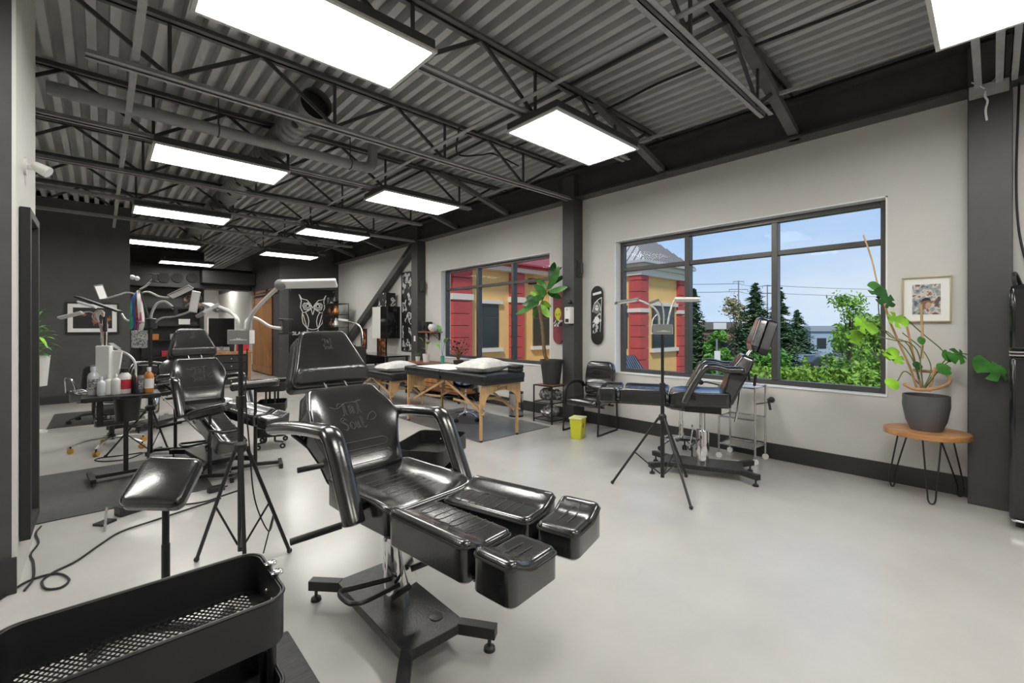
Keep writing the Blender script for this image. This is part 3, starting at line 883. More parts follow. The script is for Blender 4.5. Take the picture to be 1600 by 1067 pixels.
def emblem(parent, M_, size, zf, cy):
    b = B(M_)
    for p in GOTHIC:
        b.tube([(v.x * size, (v.y - .4) * size, zf(v.x * size, cy + (v.y - .4) * size) + .0008) for v in curve([(x, y, 0) for x, y in p], 4)], .0095 * size if size > .1 else .014 * size, 5)
    return b.build('emblem', 'stitch', parent)

def tattoo_chair(label, loc, base_rz, up_rz, seat_z=.68, back_t=38, head_t=30, head_split=False, legs=((0, 0), (8, 0)), letters=True, arms=True, head_gap=.05, hinge=(.20, .005), arm_back=.63):
    root = thing('tattoo_chair', label, 'tattoo chair', loc, base_rz, 'reclining tattoo chairs')
    # ---- base
    outl = [(-.15, -.35), (.15, -.35), (.15, .35), (-.15, .35)]
    bb_ = B().box(-.15, .15, -.35, .35, .062, .105)
    base = bb_.build('base_plate', 'base_plate', root, .004)
    for sx in (-1, 1):
        for sy in (-1, 1):
            p0 = Vector((sx * .13, sy * .33, .083)); p1 = Vector((sx * .225, sy * .47, .083)) if sy < 0 else Vector((sx * .24, sy * .45, .083))
            B().bar(p0, p1, .05, .048).build('foot', 'black_metal', root, .003)
            e = p1 - (p1 - p0).normalized() * .03
            B().cyl((e.x, e.y, .06), (e.x, e.y, .022), .008, 8).lathe([(.014, .022), (.024, .014), (.026, 0)], 14, (e.x, e.y, 0)).build('levelling_foot', 'black_plastic', root)
    B().lathe([(.03, .105), (.03, .108), (.012, .11)], 16, (.07, -.24, 0)).build('bolt_cap', 'black_metal', base)
    # ---- hydraulic column
    zc = seat_z - .12
    B().lathe([(.06, .105), (.06, .40), (.054, .415), (.02, .42)], 28).build('pump_cylinder', 'chrome', root)
    B().cyl((0, 0, .41), (0, 0, zc - .03), .026, 18).build('piston', 'steel', root)
    U = Matrix.Rotation(up_rz, 4, 'Z')
    bx = B(U)
    bx.prism([(-.09, -.16), (.09, -.16), (.12, .16), (-.12, .16)], zc - .075, zc - .005); bx.build('seat_carrier', 'black_metal', root, .004)
    # pump pedals: U-shaped bar, second bar, tilted chrome link
    B(U).tube(curve([(-.05, -.04, .24), (-.20, .03, .235), (-.245, .05, .235), (-.262, .035, .23), (-.262, -.03, .225), (-.245, -.06, .225), (-.2, -.08, .225), (-.05, -.10, .235)], 5), .011, 8).build('foot_pedal', 'black_metal', root)
    B(U).tube([(-.05, -.04, .24), (-.13, 0, .238)], .008, 8).tube([(-.05, -.10, .235), (-.13, -.088, .23)], .008, 8).build('pedal_rod', 'chrome', root)
    B(U).bar((-.02, -.085, .42), (.01, -.12, .22), .055, .012, (0, -1, .2)).tube([(-.07, -.09, .43), (.05, -.09, .43)], .012, 10).build('pump_link', 'steel', root, .003)
    B(U).tube([(-.01, -.13, .30), (.12, -.20, .33), (.2, -.22, .335)], .014, 10).tube([(-.01, -.13, .225), (-.09, -.10, .19)], .013, 10).build('lever', 'black_metal', root)
    # tilt handle on the side
    B(U).tube([(-.17, .0, zc - .02), (-.20, .04, zc - .03), (-.40, .15, zc - .075)], [.009, .009, .009], 8).build('tilt_rod', 'chrome', root)
    B(U).tube([(-.24, .062, zc - .040), (-.42, .16, zc - .080)], .015, 12).build('tilt_grip', 'black_plastic', root)
    # ---- seat
    so = rpoly([(-.235, -.30), (.235, -.30), (.24, -.05), (.225, .24), (-.225, .24), (-.24, -.05)], [.05, .05, .2, .05, .05, .2], 5, .03)
    sf = lambda x, y: .035 * max(0, (abs(x) - .12) / .12) ** 2 * (1 if y > -.2 else max(.3, 1 - (-.2 - y) * 6)) + .012 * max(0, y) / .24
    seat = B(U).pad(so, zc, seat_z - .012, .02, sf, 8); seat = seat.build('seat', 'leather', root)
    p = B(U); piping(p, so, lambda x, y: sf(x, y) + seat_z - .032, -.001, 0); p.build('piping', 'leather_side', seat)
    g = B(U)
    for k in range(6): g.tube([(x, -.16 + k * .045, seat_z - .0115 + sf(x, -.16 + k * .045)) for x in [-.12 + .02 * j for j in range(13)]], .0016, 5)
    g.build('stitching', 'stitch', seat)
    # ---- leg rests, two split rows
    for side, (ang, drop) in zip((-1, 1), legs):
        M_ = U @ Matrix.Translation((side * .012, -.305, seat_z - .012)) @ Matrix.Rotation(R(ang) * 1, 4, 'Z') @ Matrix.Rotation(R(drop), 4, 'X')
        xs = (.002, .245)
        o_ = lambda ya, yb, t=0: rpoly([(side * xs[0], ya), (side * xs[1], ya), (side * (xs[1] + t), yb), (side * xs[0], yb)] if side < 0 else [(xs[0], yb), (xs[1] + t, yb), (xs[1], ya), (xs[0], ya)], .03, 4, .03)
        lf = lambda x, y: .032 * max(0, min(1, (abs(x) - .135) / .075)) ** 1.6
        for nm, ya, yb in (('thigh_rest', -.012, -.445), ('foot_rest', -.475, -.645)):
            O_ = o_(ya, yb)
            pd = B(M_).pad(O_, -.108, 0, .018, lf, 7).build(nm, 'leather', root)
            p = B(M_); piping(p, O_, lambda x, y: lf(x, y) - .02, -.001, 0); p.build('piping', 'leather_side', pd)
            g = B(M_); q = side * .122
            if nm == 'thigh_rest':
                for k in range(4):
                    yk = -.08 - k * .085
                    pts = [(q + side * .075 * u_, yk + v_ * .019) for u_, v_ in ((-1.45, 1), (-.1, 1), (.1, .7), (.2, 0), (.1, -.7), (-.1, -1), (-1.45, -1))]
                    g.tube([(x, y, lf(x, y) + .0008) for x, y in pts], .0016, 5)
            else:
                pts = [(q + side * .06 * u_, -.56 + v_ * .02) for u_, v_ in ((-1, 1), (.6, 1), (.85, .7), (1, 0), (.85, -.7), (.6, -1), (-1, -1))]
                g.tube([(x, y, lf(x, y) + .0008) for x, y in pts], .0016, 5)
            g.build('stitching', 'stitch', pd)
        B(M_).box(side * .06, side * .18, -.60, .02, -.125, -.108).build('leg_rest_frame', 'black_metal', root)
    # ---- backrest
    t = R(back_t)
    Mb = U @ frame3((0, hinge[0], seat_z + hinge[1]), (1, 0, 0), (0, math.sin(t), math.cos(t)))
    bo = rpoly([(-.19, 0), (.19, 0), (.205, .12), (.25, .27), (.235, .36), (.19, .50), (-.19, .50), (-.235, .36), (-.25, .27), (-.205, .12)], [.03, .03, .12, .12, .1, .04, .04, .1, .12, .12], 5, .03)
    bf = lambda x, y: .045 * max(0, (abs(x) - .10) / .14) ** 2 * math.exp(-((y - .32) / .17) ** 2) + .012 * math.exp(-((y - .1) / .1) ** 2)
    bk = B(Mb).pad(bo, -.105, 0, .02, bf, 9).build('backrest', 'leather', root)
    p = B(Mb); piping(p, bo, lambda x, y: bf(x, y) - .02, -.001, 0); piping(p, bo, lambda x, y: 0, -.001, -.09); p.build('piping', 'leather_side', bk)
    g = B(Mb)
    for k, y0 in enumerate((.06, .135)):
        pts = [(-.14, y0 + .022), (.11, y0 + .022), (.128, y0 + .015), (.135, y0), (.128, y0 - .015), (.11, y0 - .022), (-.14, y0 - .022)]
        g.tube([(v.x, v.y, bf(v.x, v.y) + .0009) for v in sub([(x, y, 0) for x, y in pts], 3)], .0018, 5)
    g.build('stitching', 'stitch', bk)
    B(Mb).box(-.13, .13, .04, .44, -.118, -.105).build('back_board', 'black_metal', root, .003)
    for k in range(5): B(Mb).cyl((-.10, .10 + k * .07, -.118), (-.10, .10 + k * .07, -.135), .01, 8).build('bolt', 'black_plastic', root)
    B(Mb).tube([(-.06, .2, -.13), (-.04, -.02, -.2), (-.03, -.12, -.22)], .011, 8).build('back_strut', 'steel', root)
    if letters:
        emblem(bk, Mb @ Matrix.Translation((.0, .31, 0)), .17, bf, .31)
        sw = [(-.11, .375), (-.08, .362), (-.05, .372), (-.02, .388), (.03, .39), (.075, .395)]
        g = B(Mb); g.tube([(v.x, v.y, bf(v.x, v.y) + .0009) for v in curve([(x, y, 0) for x, y in sw], 5)], .0016, 5)
        g.tube([(v.x, v.y, bf(v.x, v.y) + .0009) for v in curve([(.07, .27, 0), (.09, .30, 0), (.12, .315, 0), (.13, .29, 0), (.11, .27, 0), (.085, .268, 0)], 5)], .0016, 5)
        g.build('emblem_swash', 'stitch', bk)
    # ---- headrest
    th = R(head_t)
    top = Mb @ Vector((0, .50 + head_gap, -.02))
    Mh = frame3(top, U.to_3x3() @ Vector((1, 0, 0)), U.to_3x3() @ Vector((0, math.sin(th), math.cos(th))))
    for x in (-.06, .06):
        B().tube([Mb @ Vector((x, .42, -.06)), Mb @ Vector((x, .52, -.05)), Mh @ Vector((x, .06, -.06))], .007, 8).build('headrest_rod', 'steel', root)
    hf = lambda x, y: -.035 * max(0, (.075 - y) / .075) ** 1.2 + .004
    if not head_split:
        ho = rpoly([(-.215, 0), (.215, 0), (.215, .055), (.13, .315), (-.13, .315), (-.215, .055)], [.03, .03, .04, .045, .045, .04], 5, .025)
        hd = B(Mh).pad(ho, -.07, .0, .016, hf, 8).build('headrest', 'leather', root)
        p = B(Mh); piping(p, ho, lambda x, y: hf(x, y) - .016, -.001, 0); p.build('piping', 'leather_side', hd)
        ho2 = [(x * 1.02, .0 + (y - .14) * 1.02 + .14) for x, y in ho]
        B(Mh @ Matrix.Translation((0, 0, -.075))).pad(ho2, -.075, .0, .012, None, 3).build('headrest_cushion', 'leather_side', root)
        if letters:
            emblem(hd, Mh @ Matrix.Translation((.0, .225, 0)), .07, hf, .225)
    else:
        for s_ in (-1, 1):
            pts = [(s_ * .004, 0), (s_ * .15, 0), (s_ * .165, .06), (s_ * .13, .26), (s_ * .004, .27)]
            if s_ < 0: pts = pts[::-1]
            ho = rpoly(pts, .025, 4, .03)
            hd = B(Mh).pad(ho, -.10, .0, .016, hf, 6).build('headrest', 'leather', root)
            p = B(Mh); piping(p, ho, lambda x, y: hf(x, y) - .016, -.001, 0); p.build('piping', 'leather_side', hd)
    # ---- padded arms
    if arms:
        for s_ in (-1, 1):
            x = s_ * .305
            P = curve([(x, arm_back, seat_z + .19 + (.63 - arm_back) * .12), (x, arm_back - .05, seat_z + .205 + (.63 - arm_back) * .12), (x, arm_back * .57, seat_z + .24), (x, .10, seat_z + .262), (x, .03, seat_z + .255), (x, -.02, seat_z + .20), (x, -.10, seat_z + .05), (x, -.15, seat_z - .05), (x, -.16, seat_z - .075)], 6)
            n_ = len(P); rr_ = [.047] * n_
            rr_[0] = .018; rr_[1] = .032; rr_[2] = .042; rr_[-1] = .02; rr_[-2] = .036; rr_[-3] = .044
            ar = B(U).tube(P, rr_, 16, sq=.68).build('armrest', 'leather', root)
            B(U).tube([Vector((v.x + s_ * 0, v.y, v.z)) + Vector((0, .024 if k > n_ * .55 else 0.0, -.026 if k < n_ * .55 else -.014)) for k, v in enumerate(P[4:-4])], .0045, 6).build('arm_piping', 'leather_side', ar)
            B(U).bar((s_ * .235, -.08, seat_z - .04), (s_ * .29, -.09, seat_z - .02), .05, .03).build('arm_bracket', 'black_metal', root)
            B(U).tube([(s_ * .2, .42, seat_z + .1), (s_ * .3, .42, seat_z + .2)], .012, 8).build('arm_link', 'black_metal', root)
        B(U).cyl((-.22, .27, seat_z + .06), (-.33, .30, seat_z + .055), .013, 10).build('knob', 'black_plastic', root)
    return root

tattoo_chair('large black leather tattoo chair in the foreground', (1.03, 1.93, 0), 0, R(6.5))
tattoo_chair('black tattoo chair near the window with its legs pointing to the guest chair', (4.25, 1.90, 0), R(204.8), 0, .785, 24, 19, False, ((0, 0), (0, 0)), False, hinge=(.13, -.085), arm_back=.34)
tattoo_chair('black tattoo chair behind the grey boxed lamp tripod', (.84, 5.5, 0), R(8), R(2), .61, 25, 27, False, ((0, 20), (12, 6)), True, arm_back=.5)

# ================================================================== UTILITY CARTS
def tray(b, w, d, h, z, r=.05, t=.004):
    o1 = rpoly([(-w / 2, -d / 2), (w / 2, -d / 2), (w / 2, d / 2), (-w / 2, d / 2)], r, 6)
    n = len(o1); V = []; F = []
    k = 1 - 2 * t / d
    for q, zz in ((1, z), (1, z + h), (k, z + h), (k, z)):
        V += [(x * q, y * q, zz) for x, y in o1]
    for i in range(3):
        for j in range(n): F.append((i * n + j, i * n + (j + 1) % n, (i + 1) * n + (j + 1) % n, (i + 1) * n + j))
    b.add(V, F)
    b.tube([(x, y, z + h) for x, y in o1], .0045, 6, True)
    return o1
def mesh_floor(b, w, d, z, step=.0125, t=.0036):
    """expanded-metal bottom: two crossing families of strips"""
    hw, hd = w / 2, d / 2
    for sgn in (-1, 1):
        c = -(hw + hd)
        sl = sgn * 1.25
        lim = hw * abs(sl) + hd
        c = -lim
        while c < lim:
            # y = sl*x + c clipped to the rectangle
            xs_ = sorted([(-hd - c) / sl, (hd - c) / sl]); a = max(-hw, xs_[0]); e = min(hw, xs_[1])
            if e - a > .004: b.bar((a, sl * a + c, z), (e, sl * e + c, z), t, .002)
            c += step * 1.6
def utility_cart(label, loc, rz, w, d, zs, h, legs_inset=.03, handles=True, mesh_top=True, casters=True):
    root = thing('utility_cart', label, 'utility cart', loc, rz, 'black rolling utility carts')
    for i, z in enumerate(zs):
        b = B(); tray(b, w, d, h, z); t_ = b.build('tray', 'black_metal', root)
        b = B()
        if mesh_top and i == len(zs) - 1:
            mesh_floor(b, w - .07, d - .03, z + .012)
            fr = B(); o1 = rpoly([(-w / 2, -d / 2), (w / 2, -d / 2), (w / 2, d / 2), (-w / 2, d / 2)], .05, 6); n = len(o1)
            ix, iy = (w - .075) / w, (d - .035) / d
            fr.add([(x, y, z + .012) for x, y in o1] + [(max(-w / 2 * ix, min(w / 2 * ix, x)), max(-d / 2 * iy, min(d / 2 * iy, y)), z + .012) for x, y in o1], [(j, (j + 1) % n, (j + 1) % n + n, j + n) for j in range(n)])
            fr.build('tray_rim', 'black_metal', t_); b.build('mesh_bottom', 'black_metal', t_, 0, False)
        else:
            b.prism([(x * .985, y * .985) for x, y in rpoly([(-w / 2, -d / 2), (w / 2, -d / 2), (w / 2, d / 2), (-w / 2, d / 2)], .05, 6)], z + .004, z + .009); b.build('tray_bottom', 'black_metal', t_)
    top = zs[-1] + h
    for sx in (-1, 1):
        for sy in (-.045, .045):
            B().tube([(sx * (w / 2 - .012), sy, .09), (sx * (w / 2 - .012), sy, zs[-1] + .02)], .011, 10).build('post', 'black_metal', root)
            if handles: B().lathe([(.006, -.012), (.006, 0), (.015, .004), (.016, .010), (.010, .014), (0.001, .015)], 12, (sx * (w / 2 + .004), sy * .7, top)).build('post_knob', 'steel', root)
            B().ball((sx * (w / 2 - .006), sy * .6, zs[-1] + h * .45), .006, 8, 6).build('rivet', 'steel', root)
        B().tube(curve([(sx * (w / 2 - .012), -.045, .09), (sx * (w / 2 - .012), -d / 2 + .03, .075), (sx * (w / 2 - .012), -d / 2 + .02, .07)], 4), .011, 8).tube(curve([(sx * (w / 2 - .012), .045, .09), (sx * (w / 2 - .012), d / 2 - .03, .075), (sx * (w / 2 - .012), d / 2 - .02, .07)], 4), .011, 8).build('foot_bar', 'black_metal', root)
        if casters:
            for sy in (-1, 1):
                c = (sx * (w / 2 - .012), sy * (d / 2 - .025))
                q = B().cyl((c[0] - .010, c[1], .03), (c[0] + .010, c[1], .03), .03, 16).build('caster', 'black_plastic', root)
                B().cyl((c[0] - .012, c[1], .03), (c[0] + .012, c[1], .03), .012, 10).tube([(c[0], c[1], .075), (c[0] + .013, c[1], .05), (c[0] + .013, c[1], .03)], .006, 6).build('caster_fork', 'steel', q)
    return root
utility_cart('long black rolling cart with mesh tray in the near left corner', (.085, 1.365, 0), 0, .53, .30, (.14, .37, .605), .115)
utility_cart('black cart with deep tray right behind the foreground tattoo chair', (1.66, 2.62, 0), R(36), .55, .36, (.14, .34, .52), .105, handles=False)
utility_cart('tall black cart with lime labels in front of the barn door', (1.49, 5.80, 0), R(70), .40, .30, (.14, .42, .66), .10, handles=False, mesh_top=False)

# ================================================================== LAMP TRIPODS
def rel(o, pts): return [Vector(p) - Vector(o) for p in pts]
def led_bar(root, p0, p1, face, w=.055, m='led', back='grey_plastic'):
    p0, p1 = Vector(p0), Vector(p1); f_ = Vector(face).normalized()
    h_ = B().bar(p0, p1, w, .02, f_).build('lamp_head', back, root, .004)
    d_ = (p1 - p0).normalized() * .012
    B().bar(p0 + d_ + f_ * .011, p1 - d_ + f_ * .011, w * .82, .004, f_).build('led_panel', m, h_)
    return h_
def gooseneck(root, pts, r=.009): return B().tube(curve(pts, 7), r, 10).build('gooseneck', 'neck', root)
def clamp(root, p, d=(0, 0, 1)):
    p = Vector(p); b = B().box(p.x - .015, p.x + .015, p.y - .012, p.y + .012, p.z - .04, p.z + .04).box(p.x - .04, p.x + .04, p.y - .01, p.y + .01, p.z + .035, p.z + .047).box(p.x - .04, p.x + .04, p.y - .01, p.y + .01, p.z - .047, p.z - .035)
    return b.build('phone_clamp', 'black_plastic', root, .003)
def tripod(label, loc, feet, zc, ztop, box=None, r=.013, zlow=.1):
    root = thing('lamp_tripod', label, 'lamp stand', loc, 0, 'tripod lamp stands')
    o = Vector(loc)
    B().tube([(0, 0, zlow), (0, 0, zc + .28)], r * 1.25, 12).build('lower_pole', 'black_metal', root)
    B().tube([(0, 0, zc + .25), (0, 0, ztop)], r, 12).build('upper_pole', 'black_metal', root)
    B().lathe([(r * 1.9, 0), (r * 1.9, .07)], 14, (0, 0, zc + .23)).build('pole_collar', 'black_plastic', root)
    B().lathe([(r * 1.5, -.03), (r * 2.6, -.015), (r * 2.6, .02), (r * 1.5, .035)], 14, (0, 0, zc)).build('leg_hub', 'black_plastic', root)
    for f_ in feet:
        e = Vector((f_[0], f_[1], .014)) - Vector((o.x, o.y, 0)); d_ = Vector((e.x, e.y, 0)).normalized()
        a = d_ * .03 + Vector((0, 0, zc))
        lg = B().tube([a, e], .0105, 10).build('leg', 'black_metal', root)
        B().ball((e.x, e.y, .016), .016, 10, 6).build('rubber_foot', 'black_plastic', lg)
        m_ = a.lerp(e, .52); B().tube([m_, (d_.x * .02, d_.y * .02, zlow + .03)], .006, 8).build('leg_strut', 'black_metal', root)
    if box:
        w, h_, dd, rz = box
        rot = Matrix.Rotation(rz, 3, 'Z')
        q = B().cbox((0, 0, ztop + h_ / 2), (w, dd, h_), rot).build('control_box', 'grey_plastic', root, .005)
        M_ = Matrix.Translation((0, 0, ztop + h_ / 2)) @ rot.to_4x4()
        b = B(M_)
        for k in range(13): hh_ = .004 + .011 * math.exp(-((k - 6) / 2.6) ** 2) * (1 if k % 2 else .6); b.box(-w * .36 + k * w * .06, -w * .36 + k * w * .06 + w * .03, -dd / 2 - .001, -dd / 2, -h_ * .22, -h_ * .22 + hh_)
        b.build('skyline_print', 'white_line', q)
        B(M_).box(w / 2, w / 2 + .002, -dd / 2, dd / 2, -h_ / 2 + .004, h_ / 2 - .004).build('side_plate', 'white_plastic', q)
    return root
# tripod behind the foreground chair
O1 = (.56, 2.99, 0); D1 = 2.575
f1, f2 = Vector((.418, 3.224)), Vector((.857, 2.961)); c1 = Vector((O1[0], O1[1])); f3 = c1 * 3 - f1 - f2
O1 = (.597, 2.975, 0)
t1 = tripod('black lamp tripod with a skyline printed grey box beside the foreground chair', O1, [f1, f2, (.56, 2.68)], .70, 1.30, (.13, .085, .05, -YAW))
def g1(*pp): return rel(O1, [at(x, y, D1 + dd) for x, y, dd in pp])
gooseneck(t1, g1((373, 514, 0), (371, 500, 0), (362, 489, .02), (345, 481, .05), (335, 479, .06)), .011)
led_bar(t1, *g1((337, 478, .07), (312, 492, -.08)), (.2, -.5, -1)); led_bar(t1, *g1((322, 475, .16), (346, 486, .05)), (.1, -.2, -1))
gooseneck(t1, g1((388, 514, 0), (390, 502, -.01), (396, 488, -.02), (412, 470, -.04), (434, 449, -.06)), .011)
p_ = g1((438, 445, -.06))[0]; B().ball(p_, .032, 12, 8).build('head_joint', 'grey_plastic', t1)
led_bar(t1, *g1((442, 444, -.06), (526, 442, -.02)), (.15, -.75, -.6), .058, 'led', 'led')
gooseneck(t1, g1((383, 514, .01), (385, 502, .02), (392, 496, .04), (404, 499, .05), (422, 510, .06), (440, 513, .06)), .009)
clamp(t1, g1((446, 510, .06))[0])
o = B().tube(curve(rel(O1, [at(386, 545, 2.55), at(384, 620, 2.54), at(390, 700, 2.54), at(398, 780, 2.54), at(420, 830, 2.6), at(428, 800, 2.8), at(410, 870, 2.75)]), 8), .004, 6).build('power_cord', 'black_matte', t1)
# tripod in front of the window
O2 = (3.57, 1.945, 0); D2 = 3.855
t2 = tripod('black lamp tripod standing alone in front of the window', O2, [(3.354, 2.309), (3.327, 1.575), (4.0, 1.942)], .615, 1.335, (.16, .09, .05, -YAW))
def g2(*pp): return rel(O2, [at(x, y, D2 + dd) for x, y, dd in pp])
gooseneck(t2, g2((1030, 508, 0), (1029, 492, 0), (1022, 481, 0), (1008, 473, .02), (998, 469, .02)))
led_bar(t2, *g2((996, 468, .02), (962, 473, -.02)), (0, -.3, -1)); gooseneck(t2, g2((1037, 508, 0), (1037, 490, 0), (1034, 475, 0), (1029, 468, 0)), .007)
led_bar(t2, *g2((1029, 468, 0), (1015, 473, 0)), (0, 0, -1), .04, 'grey_plastic')
gooseneck(t2, g2((1043, 508, 0), (1046, 492, 0), (1050, 478, 0), (1054, 469, 0))); led_bar(t2, *g2((1054, 468, 0), (1092, 468, -.02)), (.2, -.8, -.7), .05, 'led', 'led')
gooseneck(t2, g2((1024, 512, .02), (1018, 522, .02), (1020, 500, .04), (1028, 490, .04)), .005)
# tripod at the left workstation
O3 = (.375, 5.93, 0); D3 = 4.612
t3 = tripod('black lamp tripod with many goosenecks at the left workstation', O3, [(.035, 6.461), (.56, 6.418), (.33, 5.55)], .56, 1.40, None, .017)
def g3(*pp): return rel(O3, [at(x, y, D3 + dd) for x, y, dd in pp])
B().lathe([(.03, -.05), (.05, -.04), (.052, .05), (.03, .06)], 16, g3((236, 506, 0))[0]).build('arm_hub', 'black_plastic', t3)
B().tube(g3((236, 506, 0), (218, 452, .12)), .01, 8).build('hook_pole', 'black_metal', t3)
gooseneck(t3, g3((232, 505, 0), (215, 502, .1), (198, 500, .2), (190, 490, .2)), .010); led_bar(t3, *g3((187, 487, .2), (121, 464, .2)), (0, .1, 1), .09, 'black_plastic', 'black_plastic')
gooseneck(t3, g3((218, 462, .12), (200, 457, .1), (185, 461, .1), (167, 466, .1)), .009); led_bar(t3, *g3((162, 468, .1), (153, 445, .1)), (.2, -1, -.2), .075, 'led', 'grey_plastic')
gooseneck(t3, g3((219, 452, .12), (228, 447, .1), (238, 437, .1)), .009); clamp(t3, g3((241, 434, .1))[0])
gooseneck(t3, g3((236, 504, 0), (237, 490, 0), (245, 475, 0), (256, 471, 0), (266, 476, 0), (272, 483, 0)), .012); clamp(t3, g3((275, 486, 0))[0])
gooseneck(t3, g3((240, 506, 0), (252, 497, 0), (268, 495, 0), (285, 491, 0), (298, 486, 0)), .010); led_bar(t3, *g3((301, 488, 0), (307, 455, 0)), (-.3, -1, 0), .075, 'led', 'alu')
gooseneck(t3, g3((220, 458, .12), (232, 456, .08), (248, 463, .04), (264, 465, .02)), .009); led_bar(t3, *g3((265, 464, .02), (299, 448, 0)), (0, -.8, -.6), .065, 'led', 'grey_plastic')
for k, (px, m_, l_) in enumerate(((208, 'green', 60), (212, 'orange', 45), (214, 'red', 72), (217, 'pink', 55), (219, 'white_plastic', 66), (210, 'blue', 78))):
    P = g3((219 - k * .6, 454, .11), (px - 2, 470, .10 - k * .01), (px - 4 + k, 454 + l_ * .7, .09), (px - 4 + k, 454 + l_, .09), (px + 1 + k, 454 + l_ * .7, .085), (220 - k * .6, 456, .11))
    o = B().tube(curve(P, 6), .016, 6, sq=.35).build('lanyard', m_); o.location = O3
    tag(o, {'green': 'green lanyard', 'orange': 'orange lanyard', 'red': 'red lanyard', 'pink': 'pink lanyard', 'white_plastic': 'white printed lanyard', 'blue': 'blue lanyard, lowest hanging'}[m_] + ' hanging from the left lamp tripod', 'lanyard', 'lanyards on the lamp tripod')
p_ = g3((218, 530, -.02))[0]
o = B().box(-.055, .055, -.04, .04, -.09, .09).build('sticker_box', 'stickers', None, .006); o.location = Vector(O3) + p_; o.rotation_euler = (0, 0, -.5)
tag(o, 'clear sticker-covered box strapped to the left lamp tripod', 'box')

# ================================================================== ARM REST STANDS
def arm_stand(label, loc, h, pad_sz, tilt, rz, base=True, hands=True):
    root = thing('arm_rest_stand', label, 'arm rest', loc, rz, 'padded arm rest stands')
    B().tube([(0, 0, .05), (0, 0, h * .62)], .0165, 12).build('lower_pole', 'black_metal', root)
    B().tube([(0, 0, h * .55), (0, 0, h - .01)], .014, 12).build('upper_pole', 'black_metal', root)
    for s_ in (-1, 1):
        B().bar((0, 0, .045), (s_ * .22, 0, .035), .035, .03).build('foot', 'black_metal', root, .003)
        B().bar((s_ * .22, -.12, .03), (s_ * .22, .12, .03), .035, .03).build('foot_cross', 'black_metal', root, .003)
        for t in (-1, 1): B().lathe([(.018, 0), (.018, .012), (.008, .02)], 10, (s_ * .22, t * .11, 0)).build('levelling_foot', 'black_plastic', root)
    w, d = pad_sz
    M_ = Matrix.Translation((0, 0, h)) @ Matrix.Rotation(tilt[0], 4, 'X') @ Matrix.Rotation(tilt[1], 4, 'Y')
    O_ = rpoly([(-w / 2, -d / 2), (w / 2, -d / 2), (w / 2, d / 2), (-w / 2, d / 2)], .035, 5, .03)
    f_ = lambda x, y: .012 * math.cos(x / w * 3.1) * math.cos(y / d * 3.1)
    pd = B(M_).pad(O_, 0, .07, .022, f_, 6).build('pad', 'leather', root)
    p = B(M_); piping(p, O_, lambda x, y: .048, -.001, 0); p.build('piping', 'leather_side', pd)
    B(M_).box(-w * .3, w * .3, -d * .3, d * .3, -.012, 0).build('pad_bracket', 'black_metal', root)
    return root
arm_stand('square tilted black arm rest on a pole beside the near cart', (.215, 2.545, 0), .675, (.24, .235), (R(40), R(7)), R(-36))
arm_stand('long flat black arm rest on two poles left of the middle tattoo chair', (.609, 6.2, 0), .80, (.34, .14), (0, 0), R(-35))
arm_stand('black arm rest on a pole in front of the middle tattoo chair', (.73, 4.86, 0), .60, (.34, .12), (0, R(-14)), R(-30))
arm_stand('curved black arm rest sticking out in front of the tall cart', (1.12, 4.95, 0), .80, (.42, .16), (0, R(-4)), R(-12))

# ================================================================== MATS
def mat_obj(label, x0, x1, y0, y1):
    o = B().prism(rpoly([(0, 0), (x1 - x0, 0), (x1 - x0, y1 - y0), (0, y1 - y0)], .01, 3), 0, .008).build('floor_mat', 'rubber_mat', None, .003)
    o.location = (x0, y0, 0); return tag(o, label, 'floor mat', 'black floor mats')
mat_obj('black wood-grain floor mat under the near cart', -.9, .63, .55, 2.2)
mat_obj('black wood-grain floor mat in front of the left workstation', -1.2, .72, 4.6, 6.05)
mat_obj('small black floor mat near the far dark wall', -.55, .5, 8.8, 10.2)
mat_obj('grey black floor mat under the massage tables', 3.36, 4.62, 4.22, 6.25).data.materials[0] = MATS['mat_grey']

